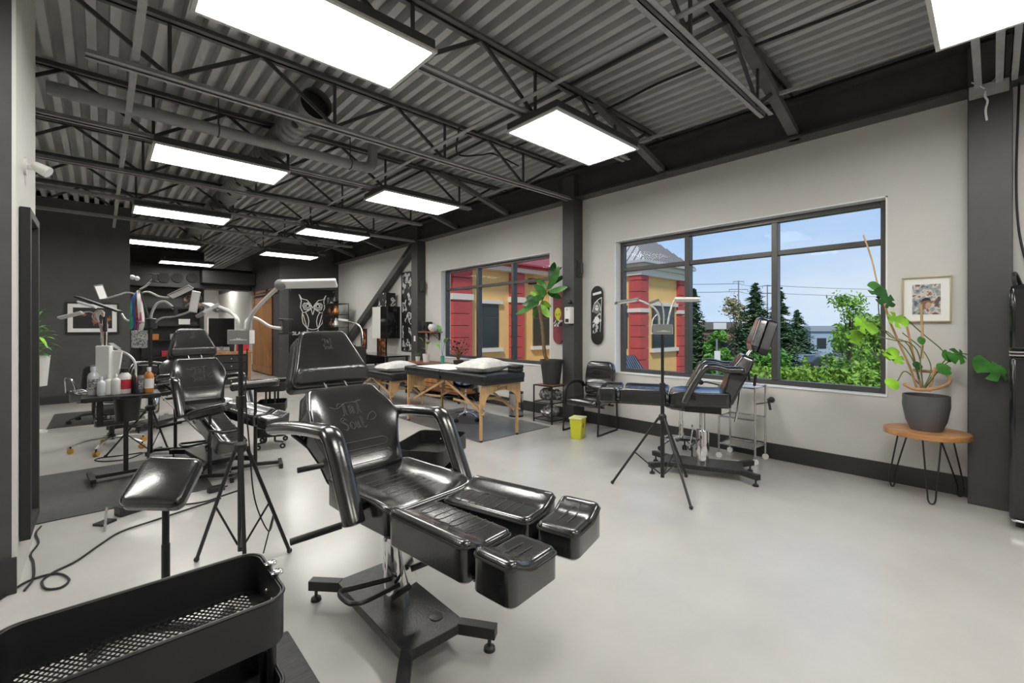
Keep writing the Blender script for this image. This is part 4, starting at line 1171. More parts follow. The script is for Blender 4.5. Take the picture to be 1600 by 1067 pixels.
# ================================================================== MASSAGE TABLES
def massage_table(label, loc, w, l, h, logo=False, headrest=False):
    root = thing('massage_table', label, 'massage table', loc, 0, 'folding massage tables')
    zt = h - .075
    for (ya, yb) in ((0, l / 2 - .003), (l / 2 + .003, l)):
        O_ = rpoly([(-w / 2, ya), (w / 2, ya), (w / 2, yb), (-w / 2, yb)], [.05, .05, .01, .01] if ya == 0 else [.01, .01, .05, .05], 5, .08)
        pd = B().pad(O_, zt, h, .022, None, 3).build('top_pad', 'leather_side', root)
        B().box(-w / 2 + .02, w / 2 - .02, ya + .02, yb - .02, zt - .05, zt).build('apron', 'black_matte', root)
    for y in (.10, l - .10):
        # arched wooden end panel
        xo = w / 2 - .07; pts = [(-xo - .05, zt - .05), (-xo - .05, .42), (-xo + .005, .42)]
        for k in range(11):
            a = math.pi * (1 - k / 10); pts.append(((xo - .03) * math.cos(a), .50 + .11 * math.sin(a) if h > .7 else .38 + .1 * math.sin(a)))
        pts += [(xo - .005, .42), (xo + .05, .42), (xo + .05, zt - .05)]
        if h < .7: pts = [(x, z - .12 if z < .45 else z) for x, z in pts]
        Mx = Matrix(((1, 0, 0, 0), (0, 0, 1, y), (0, 1, 0, 0), (0, 0, 0, 1)))
        pn = B(Mx).prism(pts[::-1], -.012, .012).build('end_panel', 'wood_pale', root)
        if logo and y < .5:
            text('carved_name', 'Sierra', .075, 'black_matte', pn, Matrix(((1, 0, 0, .0), (0, 0, -1, y - .013), (0, 1, 0, zt - .105), (0, 0, 0, 1))), .001, shear=.3)
        for s_ in (-1, 1):
            lg = B().box(s_ * (xo + .02) - .017, s_ * (xo + .02) + .017, y + .012, y + .04, .02, .55 if h > .7 else .4).build('leg', 'wood_pale', root, .003)
            B().lathe([(.02, 0), (.02, .02)], 10, (s_ * (xo + .02), y + .026, 0)).build('rubber_foot', 'black_plastic', lg)
            for zz in (.45, .34) if h > .7 else (.33, .24): B().cyl((s_ * (xo + .02), y - .03, zz), (s_ * (xo + .02), y + .055, zz), .011, 10).build('leg_knob', 'wood_pale', lg)
    for s_ in (-1, 1):
        x = s_ * (w / 2 - .10)
        for (ya, yb) in ((.13, l / 2 - .02), (l - .13, l / 2 + .02)):
            B().bar((x, ya, .33 if h > .7 else .24), (x, yb, zt - .07), .016, .03).build('brace', 'wood_pale', root)
        for (ya, yb) in ((.2, l * .42), (l * .8, l * .58)):
            B().bar((x - s_ * .03, ya, .42), (x - s_ * .03, yb, .44), .014, .026).build('brace', 'wood_pale', root)
    for y0, y1 in ((.14, l * .5), (l - .14, l * .5)):
        for s_ in (-1, 1): B().tube([(s_ * (w / 2 - .12), y0, .36), (-s_ * (w / 2 - .14), y1, .40)], .003, 5).build('tension_cable', 'steel', root)
        B().bar((-w / 2 + .1, y0, .52 if h > .7 else .36), (w / 2 - .1, y0 + (.25 if y1 > y0 else -.25), .45 if h > .7 else .3), .018, .03).build('brace', 'wood_pale', root)
    return root
massage_table('long black massage table with wooden legs, nearest one', (3.69, 4.10, 0), .70, 1.93, .82, True)
massage_table('lower black massage table with wooden legs behind the long one', (3.85, 6.70, 0), .70, 1.85, .63)
def pillow(label, loc, w, d, h, rz, tilt=0):
    b = B(); n = 16; V = []; F = []
    for i in range(n + 1):
        for j in range(n + 1):
            u, v = i / n * 2 - 1, j / n * 2 - 1
            q = max(0, (1 - u * u) * (1 - v * v)) ** .42
            sx = .89 + .11 * v * v; sy = .89 + .11 * u * u
            V.append((u * w / 2 * sx, v * d / 2 * sy, h * .38 + h * .62 * q * (1 + .05 * math.sin(u * 7 + v * 3))))
    m_ = len(V)
    for i in range(n + 1):
        for j in range(n + 1):
            x, y, z = V[i * (n + 1) + j]; u, v = i / n * 2 - 1, j / n * 2 - 1
            q = max(0, (1 - u * u) * (1 - v * v)) ** .42
            V.append((x, y, h * .38 - h * .38 * min(1, q * 1.5)))
    for i in range(n):
        for j in range(n):
            a = i * (n + 1) + j; F.append((a, a + n + 1, a + n + 2, a + 1)); a += m_; F.append((a, a + 1, a + n + 2, a + n + 1))
    o = b.add(V, F).build('pillow', 'pillow', None, 0, True, 80); o.location = loc; o.rotation_euler = (tilt, 0, rz)
    return tag(o, label, 'pillow', 'pale pillows on the massage tables')
pillow('pale patterned pillow at the near end of the long massage table', (3.70, 4.56, .822), .66, .48, .17, R(14))
pillow('pale patterned pillow on the lower massage table', (3.84, 7.14, .632), .70, .44, .17, R(4))
hc = thing('face_cradle', 'black face cradle cushion lying beside the pillow on the long massage table', 'cushion', (3.97, 4.22, .82), R(10))
B().pad(rpoly([(-.09, -.07), (.09, -.07), (.09, .09), (-.09, .09)], .04, 5), .0, .045, .018, None, 4).build('cushion', 'leather_side', hc)
B().pad(rpoly([(-.09, -.07), (-.02, -.07), (-.02, .09), (-.09, .09)], .03, 5), .045, .085, .015, None, 4).build('side_cushion', 'leather_side', hc); B().pad(rpoly([(.0, -.07), (.09, -.07), (.09, .09), (.0, .09)], .03, 5), .045, .085, .015, None, 4).build('side_cushion', 'leather_side', hc)
o = B().prism(rpoly([(-.28, 0), (.30, 0), (.30, .85), (-.28, .85)], .01, 2), 0, .002).build('paper_sheet', 'paper'); o.location = (3.70, 4.98, .822); tag(o, 'white paper sheet spread over the long massage table', 'sheet')

# ================================================================== SEATING
def star_base(root, r, z, n=5, m='chrome', wheel='black_plastic', a0=0, drop=.05):
    for k in range(n):
        a = a0 + 2 * math.pi * k / n; d_ = Vector((math.cos(a), math.sin(a), 0))
        B().tube(curve([d_ * .02 + Vector((0, 0, z)), d_ * r * .6 + Vector((0, 0, z - drop * .25)), d_ * r + Vector((0, 0, z - drop))], 4), [.02] * 4 + [.017] * 4 + [.014], 8, sq=.6).build('base_arm', m, root)
        e = d_ * r; sd = Vector((-d_.y, d_.x, 0))
        w = B()
        for s_ in (-1, 1): w.cyl(e + sd * s_ * .006 + Vector((0, 0, .028)), e + sd * s_ * .022 + Vector((0, 0, .028)), .028, 14)
        w.build('caster', wheel, root)
        B().tube([e + Vector((0, 0, z - drop)), e + Vector((0, 0, .03))], .008, 8).build('caster_stem', 'black_plastic', root)
def round_stool(label, loc, h, saddle=False, rz=0, r=.26, wheel='black_plastic', basez=.12, m='chrome'):
    root = thing('rolling_stool', label, 'stool', loc, rz, 'rolling stools')
    star_base(root, r, basez, 5, m, wheel, .3)
    B().lathe([(.032, basez - .02), (.032, basez + .04), (.024, basez + .06), (.024, h - .22), (.016, h - .22), (.016, h - .06)], 18).build('gas_lift', m, root)
    if saddle:
        o1 = rpoly([(-.20, -.12), (0, -.20), (.20, -.12), (.19, .14), (0, .2), (-.19, .14)], .12, 5, .03)
        f_ = lambda x, y: .055 * (y / .2) ** 2 - .035 * (x / .2) ** 2
        sd = B().pad(o1, h - .09, h - .02, .03, f_, 7).build('seat', 'leather', root)
    else:
        B().pad([(math.cos(k / 24 * 6.2832) * .175, math.sin(k / 24 * 6.2832) * .175) for k in range(24)], h - .08, h, .028, None, 5).build('seat', 'leather', root)
    B().box(-.08, .08, -.08, .08, h - .10, h - .085).tube([(.05, 0, h - .1), (.2, .03, h - .105)], .006, 6).build('seat_plate', 'black_metal', root)
    return root
round_stool('black saddle stool under the long massage table', (4.05, 5.42, 0), .58, True, R(40))
round_stool('chrome rolling stool behind the tattoo chair near the window', (4.66, 2.32, 0), .60, False, 0, .24, basez=.2)
# work stool with amber wheels and stacked seat pads at the left
ws = thing('rolling_stool', 'silver based work stool with amber wheels at the left workstation', 'stool', (.09, 6.90, 0), 0, 'rolling stools')
star_base(ws, .34, .13, 5, 'alu', 'amber', .55, .05)
B().lathe([(.035, .11), (.035, .16), (.025, .17), (.025, .36)], 16).build('gas_lift', 'black_metal', ws)
B().pad(rpoly([(-.15, -.13), (.15, -.13), (.15, .13), (-.15, .13)], .04, 5, .05), .28, .36, .02, None, 4).build('seat_pad', 'leather', ws); B().pad(rpoly([(-.14, -.12), (.16, -.12), (.16, .14), (-.14, .14)], .04, 5, .05), .40, .50, .025, None, 4).build('seat_pad', 'leather', ws)
B().tube([(0, 0, .35), (0, 0, .42)], .04, 12).build('pad_post', 'steel', ws)
# guest chair facing into the room
gc = thing('guest_chair', 'black padded guest chair with sled legs against the column', 'chair', (4.86, 3.70, 0), R(-90 + 6), 'office seating')
so = rpoly([(-.24, -.26), (.24, -.26), (.23, .22), (-.23, .22)], .07, 5, .04)
B().pad(so, .36, .45, .035, lambda x, y: .012 * math.cos(x * 6) - .02 * max(0, (-y - .18) / .08) ** 2, 7).build('seat', 'leather', gc)
Mb = frame3((0, .20, .46), (1, 0, 0), (0, .16, .99))
bo = rpoly([(-.20, 0), (.20, 0), (.225, .25), (.20, .47), (-.20, .47), (-.225, .25)], [.05, .05, .1, .09, .09, .1], 5, .03)
bk = B(Mb).pad(bo, -.05, .035, .035, lambda x, y: .018 * math.sin(max(0, min(1, y / .47)) * 9.5) * math.cos(x * 6), 9).build('backrest', 'leather', gc)
B(Mb).tube([(-.17, .16, .045), (0, .165, .05), (.17, .16, .045)], .004, 6).tube([(-.17, .30, .04), (0, .305, .045), (.17, .30, .04)], .004, 6).build('stitching', 'leather_side', bk)
for s_ in (-1, 1):
    x = s_ * .265
    B().tube(curve([(x, -.22, .42), (x, -.24, .2), (x, -.255, .03), (x, -.23, .014), (x, 0, .013), (x, .22, .014), (x, .245, .03), (x, .25, .2), (x, .24, .45), (x, .235, .56)], 5), .0125, 10).build('sled_leg', 'black_metal', gc)
    B().tube(curve([(x, .26, .56), (x, .2, .62), (x, .05, .655), (x, -.12, .63), (x, -.22, .55), (x, -.225, .42)], 6), [.02] + [.027] * 29 + [.016], 12).build('armrest', 'leather_side', gc)
B().bar((-.265, -.1, .35), (.265, -.1, .35), .03, .02).bar((-.265, .15, .35), (.265, .15, .35), .03, .02).build('seat_rail', 'black_metal', gc)
# desk chairs in the far corner
def desk_chair(label, loc, rz):
    r_ = thing('desk_chair', label, 'chair', loc, rz, 'black desk chairs in the far corner')
    star_base(r_, .27, .1, 5, 'black_plastic'); B().lathe([(.025, .08), (.025, .42)], 12).build('gas_lift', 'black_metal', r_)
    B().pad(rpoly([(-.23, -.23), (.23, -.23), (.23, .23), (-.23, .23)], .06, 5, .05), .42, .50, .03, None, 4).build('seat', 'black_matte', r_)
    Mq = frame3((0, .22, .52), (1, 0, 0), (0, .1, 1)); B(Mq).pad(rpoly([(-.22, 0), (.22, 0), (.21, .46), (-.21, .46)], .05, 5, .05), -.03, .02, .02, None, 4).build('backrest', 'black_matte', r_)
    B().bar((0, .1, .43), (0, .25, .56), .05, .02).build('back_stem', 'black_metal', r_)
desk_chair('black desk chair with tall square back by the far desk', (4.25, 9.75, 0), R(150)); desk_chair('black desk chair tucked in at the far desk', (4.30, 10.6, 0), R(170))
fd = thing('desk', 'black desk in the far corner below the posters', 'desk', (4.95, 10.0, 0), 0)
B().box(-.30, .28, -.85, .85, .72, .75).build('desk_top', 'black_gloss', fd, .004)
for sy in (-.8, .8):
    for sx in (-.26, .24): B().box(sx - .02, sx + .02, sy - .02, sy + .02, 0, .72).build('leg', 'black_metal', fd)
B().box(-.28, .25, .3, .78, .5, .72).build('drawer_box', 'black_gloss', fd, .004)
# black chair at the far left
r_ = thing('visitor_chair', 'dark chair with thin curved metal frame behind the bottle table', 'chair', (-.08, 9.1, 0), R(200), 'office seating')
B().pad(rpoly([(-.24, -.24), (.24, -.24), (.24, .24), (-.24, .24)], .06, 5, .05), .40, .47, .03, None, 4).build('seat', 'black_matte', r_)
Mq = frame3((0, .22, .48), (1, 0, 0), (0, .15, 1)); B(Mq).pad(rpoly([(-.23, 0), (.23, 0), (.21, .38), (-.21, .38)], .08, 5, .05), -.03, .02, .02, None, 4).build('backrest', 'leather_side', r_)
star_base(r_, .28, .11, 5, 'black_plastic'); B().lathe([(.025, .09), (.025, .4)], 12).build('gas_lift', 'black_metal', r_)
for s_ in (-1, 1): B().tube(curve([(s_ * .25, .2, .45), (s_ * .29, .15, .64), (s_ * .28, -.1, .66), (s_ * .25, -.18, .44)], 6), .012, 8).build('armrest', 'steel', r_)

# ================================================================== LEFT WORKSTATION
it = thing('instrument_table', 'black tray table on a single post holding ink bottles', 'table', (.17, 5.50, 0), R(0))
B().box(-.30, .25, -.12, .22, .735, .775).build('tray', 'black_metal', it, .006)
B().box(-.018, .018, -.018, .018, .05, .735).build('post', 'black_metal', it, .002)
B().bar((-.22, -.02, .05), (.2, .02, .05), .045, .03).build('base_bar', 'black_metal', it, .003)
for sx in (-.22, .2):
    B().bar((sx, -.18, .05), (sx - .03, .16, .05), .04, .035).build('base_foot', 'black_metal', it, .003)
    for sy in (-.16, .14): B().lathe([(.02, 0), (.02, .012), (.008, .034)], 10, (sx, sy, 0)).build('levelling_foot', 'black_plastic', it)
B().box(-.20, -.155, .02, .06, .5, .735).build('side_bracket', 'black_metal', it)
def onit(px, dy=0.0, z=.777): # a spot on the tray: same sight line, row depth chosen
    y_ = 5.50 + dy; p = at(px, 511, 1.0); k = y_ / p.y; return (p.x * k, y_, z)
def bottle(label, loc, h, r, body, cap, neck=.3, lab=None, nozzle=False):
    root = thing('bottle', label, 'bottle', loc, 0, 'bottles on the instrument table')
    B().lathe([(r * .95, 0), (r, .004), (r, h * .66), (r * .85, h * .74), (r * neck, h * .82), (r * neck, h * .86)], 16).build('body', body, root)
    c = [(r * (neck + .1), h * .84), (r * (neck + .1), h * .92), (r * .1, h)] if nozzle else [(r * (neck + .12), h * .84), (r * (neck + .12), h), (.001, h)]
    B().lathe(c, 14).build('cap', cap, root)
    if lab: B().lathe([(r * 1.015, h * .18), (r * 1.015, h * .56)], 16, cap=False).build('label_wrap', lab, root)
bottle('tall clear squeeze bottle at the end of the instrument table', onit(146, .12), .26, .042, 'clear', 'clear', .4, 'stickers')
bottle('small clear pump bottle on the instrument table', onit(158, .02), .17, .03, 'clear', 'white_plastic')
bottle('white round bottle next to the paper towels', onit(170, .05), .18, .033, 'white_plastic', 'white_plastic')
bottle('white bottle with pointed nozzle on the instrument table', onit(181, .03), .19, .037, 'white_plastic', 'clear', .3, None, True)
bottle('large white bottle with red label on the instrument table', onit(195, .06), .235, .05, 'white_plastic', 'black_plastic', .5, 'red')
bottle('slim black bottle on the instrument table', onit(209, .04), .22, .018, 'black_plastic', 'black_plastic')
bottle('slim black ink bottle with red cap', onit(213, -.03), .15, .014, 'black_plastic', 'red')
bottle('dark grey spray bottle on the instrument table', onit(221, .03), .2, .036, 'grey_plastic', 'black_plastic', .3, 'stickers')
bottle('slim white bottle near the lamp pole', onit(229, .04), .23, .016, 'white_plastic', 'black_plastic')
bottle('orange soap bottle with white label near the lamp pole', onit(233, -.04), .24, .036, 'orange', 'white_plastic', .35, 'white_plastic')
pt = thing('paper_towels', 'upright stack of folded white paper towels on the instrument table', 'paper towels', onit(163, .13)); pt.rotation_euler = (0, 0, -.6)
B().bar((0, 0, 0), (0, 0, .45), .12, .05, (0, 1, 0)).build('stack', 'paper', pt, .008); B().bar((.05, .01, .01), (.1, .02, .40), .08, .02, (0, 1, 0)).build('loose_sheet', 'paper', pt, .004)
cup = thing('rinse_cup', 'black round bin clipped to the front of the instrument table', 'bin', (.175, 5.30, .56))
B().lathe([(.082, 0), (.098, .20), (.102, .205), (.092, .205), (.078, .01)], 24, cap=False).lathe([(.08, .0), (.08, .008)], 24).build('body', 'black_plastic', cup); B().bar((0, .09, .16), (0, .13, .2), .05, .02).build('clip', 'black_metal', cup)
rk = thing('cord_rack', 'upright rod carrying a bundle of pale machine cords', 'cord rack', onit(164, .19, .777))
B().tube([(0, 0, 0), (0, 0, .66)], .006, 8).build('rod', 'black_metal', rk); B().tube([(0, 0, .58), (0, 0, .72)], .016, 10).build('grip', 'black_plastic', rk)
for k in range(9):
    m_ = ['white_plastic', 'white_plastic', 'neck', 'clear', 'orange', 'white_plastic', 'red', 'neck', 'white_plastic'][k]
    q = lambda px, py, e=0: at(px, py, 4.28 + e) - Vector(rk.location)
    B().tube(curve([q(163, 552), q(158 + k, 530, .02 * (k % 3)), q(160 + k * .9, 505, .03 * (k % 2)), q(163 - k * 1.1, 488 - k % 4), q(154 - k * 1.2, 494 + k % 3), q(157 + k, 515), q(162 + k * .5, 545)], 6), .005, 6).build('cord', m_, rk)
B().tube(curve([q(160, 486), q(150, 490), q(140, 487), q(130, 488)], 5), .006, 8).build('gooseneck', 'neck', rk); led_bar(rk, q(129, 488), q(92, 497), (.1, -.6, -.8), .04, 'led', 'led'); led_bar(rk, q(150, 480), q(122, 472), (.1, -.6, -.8), .035, 'led', 'led')
# desk lamp with gooseneck clipped on the table
dl = thing('gooseneck_lamp', 'bent gooseneck clamp arm rising from the instrument table', 'lamp', onit(211, .1, .777))
q = lambda px, py, e=0: at(px, py, 4.33 + e) - Vector(dl.location)
B().tube(curve([Vector((0, 0, 0)), q(212, 585), q(211, 567), q(203, 556), q(190, 549), q(183, 546)], 6), .011, 10).build('gooseneck', 'neck', dl)
B().bar(q(184, 547), q(171, 538), .06, .04).build('lamp_head', 'grey_plastic', dl, .006); B().box(-.02, .02, -.02, .02, 0, .05).build('clip', 'black_metal', dl); clamp(dl, q(188, 557))
# slanted black pads of a further tattoo chair behind the tripod
fc = tattoo_chair('black tattoo chair half hidden behind the left lamp tripod', (.55, 8.0, 0), R(-48), R(4), .62, 48, 40, False, ((0, 0), (6, 0)), False)
# power bricks and cords on the floor
def brick(label, loc, rz, sz=(.12, .06, .045)):
    r_ = thing('power_adapter', label, 'power adapter', loc, rz, 'power adapters on the floor')
    B().box(-sz[0] / 2, sz[0] / 2, -sz[1] / 2, sz[1] / 2, 0, sz[2]).build('body', 'black_plastic', r_, .005); B().cyl((sz[0] / 2, 0, .02), (sz[0] / 2 + .03, 0, .02), .006, 8).build('cord_stub', 'black_matte', r_)
brick('black power adapter behind the square arm rest', (.16, 4.42, 0), .4, (.16, .09, .07)); brick('black power adapter on the mat edge by the middle tattoo chair', (.72, 4.5, .0), .2)
pd_ = thing('foot_pedal', 'small chrome foot pedal lying by the mat', 'foot pedal', (.02, 4.3, 0), .7); B().box(-.05, .05, -.04, .04, 0, .015).build('base', 'black_metal', pd_); B().bar((-.12, -.14, .012), (.03, .02, .10), .014, .014).build('lever', 'steel', pd_)
def floor_cord(label, pix, r=.006, m='black_matte'):
    P = []
    for (x, y) in pix:
        d_ = EYE * FPX / (y - 511); p = at(x, y, d_); P.append((p.x, p.y, r + .002))
    return cable('extension_lead', P, r, m, label, 'cord')
floor_cord('long black cord looping across the floor beside the end wall', [(0, 938), (40, 912), (75, 900), (95, 899), (108, 908), (95, 920), (72, 922), (66, 910), (84, 896), (120, 878), (160, 850), (190, 832), (240, 815), (300, 795), (345, 780)])
floor_cord('thin black cord hanging down along the end wall', [(38, 925), (52, 905), (52, 880), (48, 868), (60, 850), (56, 835), (64, 824)], .006)
floor_cord('black cord running along the mat edge', [(225, 790), (280, 790), (320, 785), (350, 775), (380, 765)], .006)
floor_cord('looped black cord under the tripod at the left', [(222, 708), (195, 712), (160, 716), (148, 720), (165, 722), (200, 718), (225, 708)], .006)
cable('extension_lead', [at(247, 615, 4.55), at(262, 628, 4.5), at(290, 655, 4.45), at(320, 682, 4.4), at(345, 692, 4.35), at(372, 705, 4.2)], .006, 'white_plastic', 'white cord drooping from the left tripod towards the grey boxed tripod', 'cord')
# clutter at the far desk
dk = thing('drawer_desk', 'orange wooden desk with black drawers behind the middle tattoo chair', 'desk', (2.12, 12.2, 0), R(-10))
B().box(-.95, .55, -.3, .3, .78, .83).build('desk_top', 'wood_barn', dk, .004); B().box(-.25, -.19, -.28, .28, 0, .78).build('side_panel', 'wood_barn', dk); B().box(.46, .52, -.28, .28, 0, .78).build('side_panel', 'wood_barn', dk)
B().box(-.93, -.87, -.28, .28, 0, .78).build('leg_panel', 'wood_barn', dk)
for k in range(4):
    z = .08 + k * .17; dr = B().box(-.18, .45, -.29, .25, z, z + .155).build('drawer', 'black_plastic', dk, .004); B().ball((.135, -.30, z + .08), .018, 8, 6).build('knob', 'steel', dr)
def small(name, label, cat, loc, b, m, grp=None, rz=0):
    o = b.build(name, m, None, .003); o.location = loc; o.rotation_euler = (0, 0, rz); return tag(o, label, cat, grp)
small('tumbler', 'black tumbler on the orange desk', 'tumbler', (2.25, 12.1, .832), B().lathe([(.045, 0), (.06, .28), (.055, .3), (.03, .31)], 16), 'black_plastic')
small('pink_box', 'small pink box on the orange desk', 'box', (1.86, 12.15, .832), B().box(-.09, .09, -.06, .06, 0, .1), 'pink'); small('red_toolbox', 'red cluttered toolbox on the orange desk', 'box', (2.5, 12.25, .832), B().box(-.12, .12, -.08, .08, 0, .16).tube([(-.1, 0, .16), (0, 0, .22), (.1, 0, .16)], .01, 6), 'red')
mo = thing('monitor', 'black screen with pale edge standing behind the middle tattoo chair', 'screen', (2.10, 12.42, .83), R(-20)); B().box(-.26, .26, -.02, .02, .1, .78).build('screen', 'black_gloss', mo, .004); B().box(-.12, .12, -.1, .1, 0, .02).box(-.03, .03, -.02, .02, .02, .12).build('stand', 'grey_plastic', mo); B().box(-.28, -.26, -.025, .025, .08, .8).build('edge_strip', 'white_plastic', mo)
# shelves and pictures on the far black wall
fs = thing('wall_shelf_unit', 'black shelf unit against the far black wall', 'shelf', (1.55, 16.75, 0))
for z in (.5, 1.0, 1.45, 1.95): B().box(-.7, .7, -.2, .2, z, z + .03).build('shelf_board', 'black_metal', fs)
for x in (-.7, .67): B().box(x, x + .03, -.2, .2, 0, 2.0).build('upright', 'black_metal', fs)
for k, (x, m_, z) in enumerate(((-.45, 'orange', 1.03), (-.1, 'red', .53), (.3, 'white_plastic', 1.48), (.1, 'stickers', 1.03))):
    small('shelf_box', ['orange box on the far black shelf', 'red box on the far black shelf', 'white box on the far black shelf', 'patterned box on the far black shelf'][k], 'box', (1.55 + x, 16.7, z), B().box(-.14, .14, -.09, .09, 0, .16).box(-.145, .145, -.095, .095, .12, .165), m_, 'boxes on the far shelf')
def framed(name, label, cat, M_, w, h, fm, pm, fw=.03, mt=0, matm='paper', dep=.025):
    root = thing(name, label, cat, M_.translation, 0); root.rotation_euler = M_.to_euler()
    for (a, c_, d_, e_) in ((-w / 2, w / 2, -h / 2, -h / 2 + fw), (-w / 2, w / 2, h / 2 - fw, h / 2), (-w / 2, -w / 2 + fw, -h / 2 + fw, h / 2 - fw), (w / 2 - fw, w / 2, -h / 2 + fw, h / 2 - fw)): B().box(a, c_, d_, e_, 0, dep).build('frame_side', fm, root, .002)
    B().box(-w / 2 + fw, w / 2 - fw, -h / 2 + fw, h / 2 - fw, .002, .008).build('mount_board' if mt else 'print', matm if mt else pm, root)
    if mt: B().box(-w / 2 + fw + mt, w / 2 - fw - mt, -h / 2 + fw + mt, h / 2 - fw - mt, .008, .010).build('print', pm, root)
    return root
FW = lambda x, y, z: frame3((x, y, z), (1, 0, 0), (0, 0, 1))            # faces -y
RW = lambda y, z, x=WX - .002: frame3((x, y, z), (0, -1, 0), (0, 0, 1))  # faces into the room from the window wall
framed('portrait_picture', 'small portrait picture on the far black wall', 'picture', FW(2.02, 16.99, 2.18), .34, .5, 'black_metal', 'print_fig')
framed('portrait_picture', 'second small portrait picture half hidden by the lamp head', 'picture', FW(2.26, 16.99, 2.18), .24, .5, 'black_metal', 'print_fig')
framed('shoe_picture', 'black framed picture of a shoe with wide white mount on the dark wall', 'picture', FW(-.114, 11.575, 1.57), .74, .59, 'black_metal', 'print_shoe', .03, .07)
small('wall_spot', 'small white security lamp on the dark wall corner', 'lamp', (.46, 11.75, 2.4), B().ball((0, 0, 0), .05, 10, 8).ball((.07, -.04, -.02), .045, 10, 8), 'white_plastic')

# barn door
bd = thing('barn_door', 'orange brown sliding barn door on a wooden rail', 'door', (3.615, 15.1, 0), 0)
for k in range(9): B().box(-.045, -.012, -1.05 + k * .234, -1.05 + k * .234 + .228, .03, 2.28).build('plank', 'wood_barn', bd, .004)
for z in (.03, 2.1): B().box(-.07, -.045, -1.05, 1.05, z, z + .18).build('cross_rail', 'wood_barn', bd, .004)
B().bar((-.058, -1.0, .25), (-.058, 1.0, 2.08), .16, .022, (1, 0, 0)).build('diagonal_rail', 'wood_barn', bd)
B().box(-.05, -.01, -1.6, 1.1, 2.36, 2.5).build('track_board', 'wood_barn', bd, .004); B().box(-.075, -.06, -1.55, 1.05, 2.40, 2.44).build('track', 'black_metal', bd)
for y in (-.7, .7): B().cyl((-.08, y, 2.45), (-.06, y, 2.45), .06, 16).box(-.08, -.072, y - .025, y + .025, 2.1, 2.45).build('roller', 'black_metal', bd)

# owl banner
ob = thing('owl_banner', 'black cloth banner with a white line drawing of an owl', 'banner', (4.50, 13.385, 1.60), 0)
V = []; n = 14; F = []
for i in range(n + 1):
    for j in range(2): V.append((-.64 + 1.28 * i / n, .006 * math.sin(i * 1.7), -.92 + 1.82 * j))
F = [(2 * i, 2 * i + 2, 2 * i + 3, 2 * i + 1) for i in range(n)]
o = B().add(V, F).build('cloth', 'banner', ob); o.modifiers.new('thick', 'SOLIDIFY').thickness = .004
def owlp(pts): return [((x) / 208 * .74, -.014, (300 - y) / 208 * .74 + .25) for x, y in pts]
b = B()
for s_ in (-1, 1):
    for path in ([(105, 165), (85, 200), (45, 208), (18, 240), (0, 272)], [(105, 165), (88, 215), (95, 268), (75, 312), (52, 303), (24, 288), (10, 272)], [(80, 312), (82, 350), (75, 395), (40, 440), (45, 455), (0, 472)], [(55, 308), (38, 340), (30, 380), (36, 425)], [(74, 325), (62, 370), (50, 415), (36, 440)], [(36, 440), (0, 447)], [(14, 268), (8, 300), (0, 326)], [(12, 262), (36, 236), (66, 232), (78, 252), (66, 285), (40, 290), (20, 272)]):
        b.tube(owlp([(x * s_, y) for x, y in path]), .011, 6)
    for r_ in (26, 14): b.tube(owlp([(s_ * 40 + r_ * math.cos(a * .5236), 256 + r_ * math.sin(a * .5236)) for a in range(12)]), .009 if r_ > 20 else .012, 6, True)
b.build('owl_drawing', 'white_line', ob)
text('lettering', 'BLA', .14, 'white_line', ob, Matrix(((1, 0, 0, -.44), (0, 0, -1, -.012), (0, 1, 0, -.38), (0, 0, 0, 1))), .002)
for x in (-.6, .6): B().cyl((x, -.012, .84), (x, 0, .84), .016, 10).build('grommet', 'steel', ob)

# ================================================================== WINDOW WALL FURNISHINGS
framed('tall_poster', 'tall black poster of stacked black and white prints beside the far column', 'poster', RW(9.22, 1.76), .62, 1.85, 'black_metal', 'print_bw', .02)
text('lettering', 'BLA', .17, 'white_line', bpy.data.objects['tall_poster'], Matrix(((1, 0, 0, .0), (0, 1, 0, .72), (0, 0, 1, .012), (0, 0, 0, 1))), .001)
cb = thing('wall_cabinet', 'white fronted wall cabinet hanging between the posters', 'cabinet', (5.25, 9.98, 1.13), 0)
B().box(-.32, 0, -.36, .40, 0, .76).build('body', 'black_gloss', cb, .004); B().box(-.345, -.322, -.02, .40, 0, .76).build('door', 'white_plastic', cb, .004); B().box(-.345, -.322, -.36, -.03, 0, .76).build('door', 'black_gloss', cb, .004)
small('art_box', 'black and white art box on the wall cabinet', 'box', (5.05, 9.9, 1.892), B().box(-.12, .12, -.2, .2, 0, .32).box(-.125, .125, -.205, .205, 0, .04), 'print_bw')
framed('flower_print', 'framed orange flower print below the wall cabinet', 'picture', RW(10.55, 1.05), .5, .62, 'black_metal', 'print_flower', .03); framed('figure_print', 'small framed figure print left of the skateboard', 'picture', RW(11.6, 1.08), .34, .55, 'black_metal', 'print_flower', .03)
framed('small_print', 'small black framed print near the diagonal brace', 'picture', RW(10.7, 1.6), .26, .42, 'black_metal', 'print_bw', .03)
def skateboard(label, y, z, l, w, m, M_=None):
    root = thing('skateboard_deck', label, 'skateboard', (WX - .02, y, z), 0, 'skateboard decks on the wall')
    Mx = Matrix(((0, 0, -1, 0), (-1, 0, 0, 0), (0, 1, 0, 0), (0, 0, 0, 1)))
    pts = []
    for k in range(17): a = math.pi * k / 16; pts.append((w / 2 * math.cos(a), l / 2 - w / 2 + w / 2 * math.sin(a) * 1.1))
    for k in range(17): a = math.pi + math.pi * k / 16; pts.append((w / 2 * math.cos(a), -l / 2 + w / 2 + w / 2 * math.sin(a) * 1.1))
    B(Mx).prism(pts, 0, .011).build('board', m, root, .002); return root, Mx
sk, Mx = skateboard('black skateboard deck with a white reaper drawing', 3.86, 1.57, .82, .21, 'black_gloss')
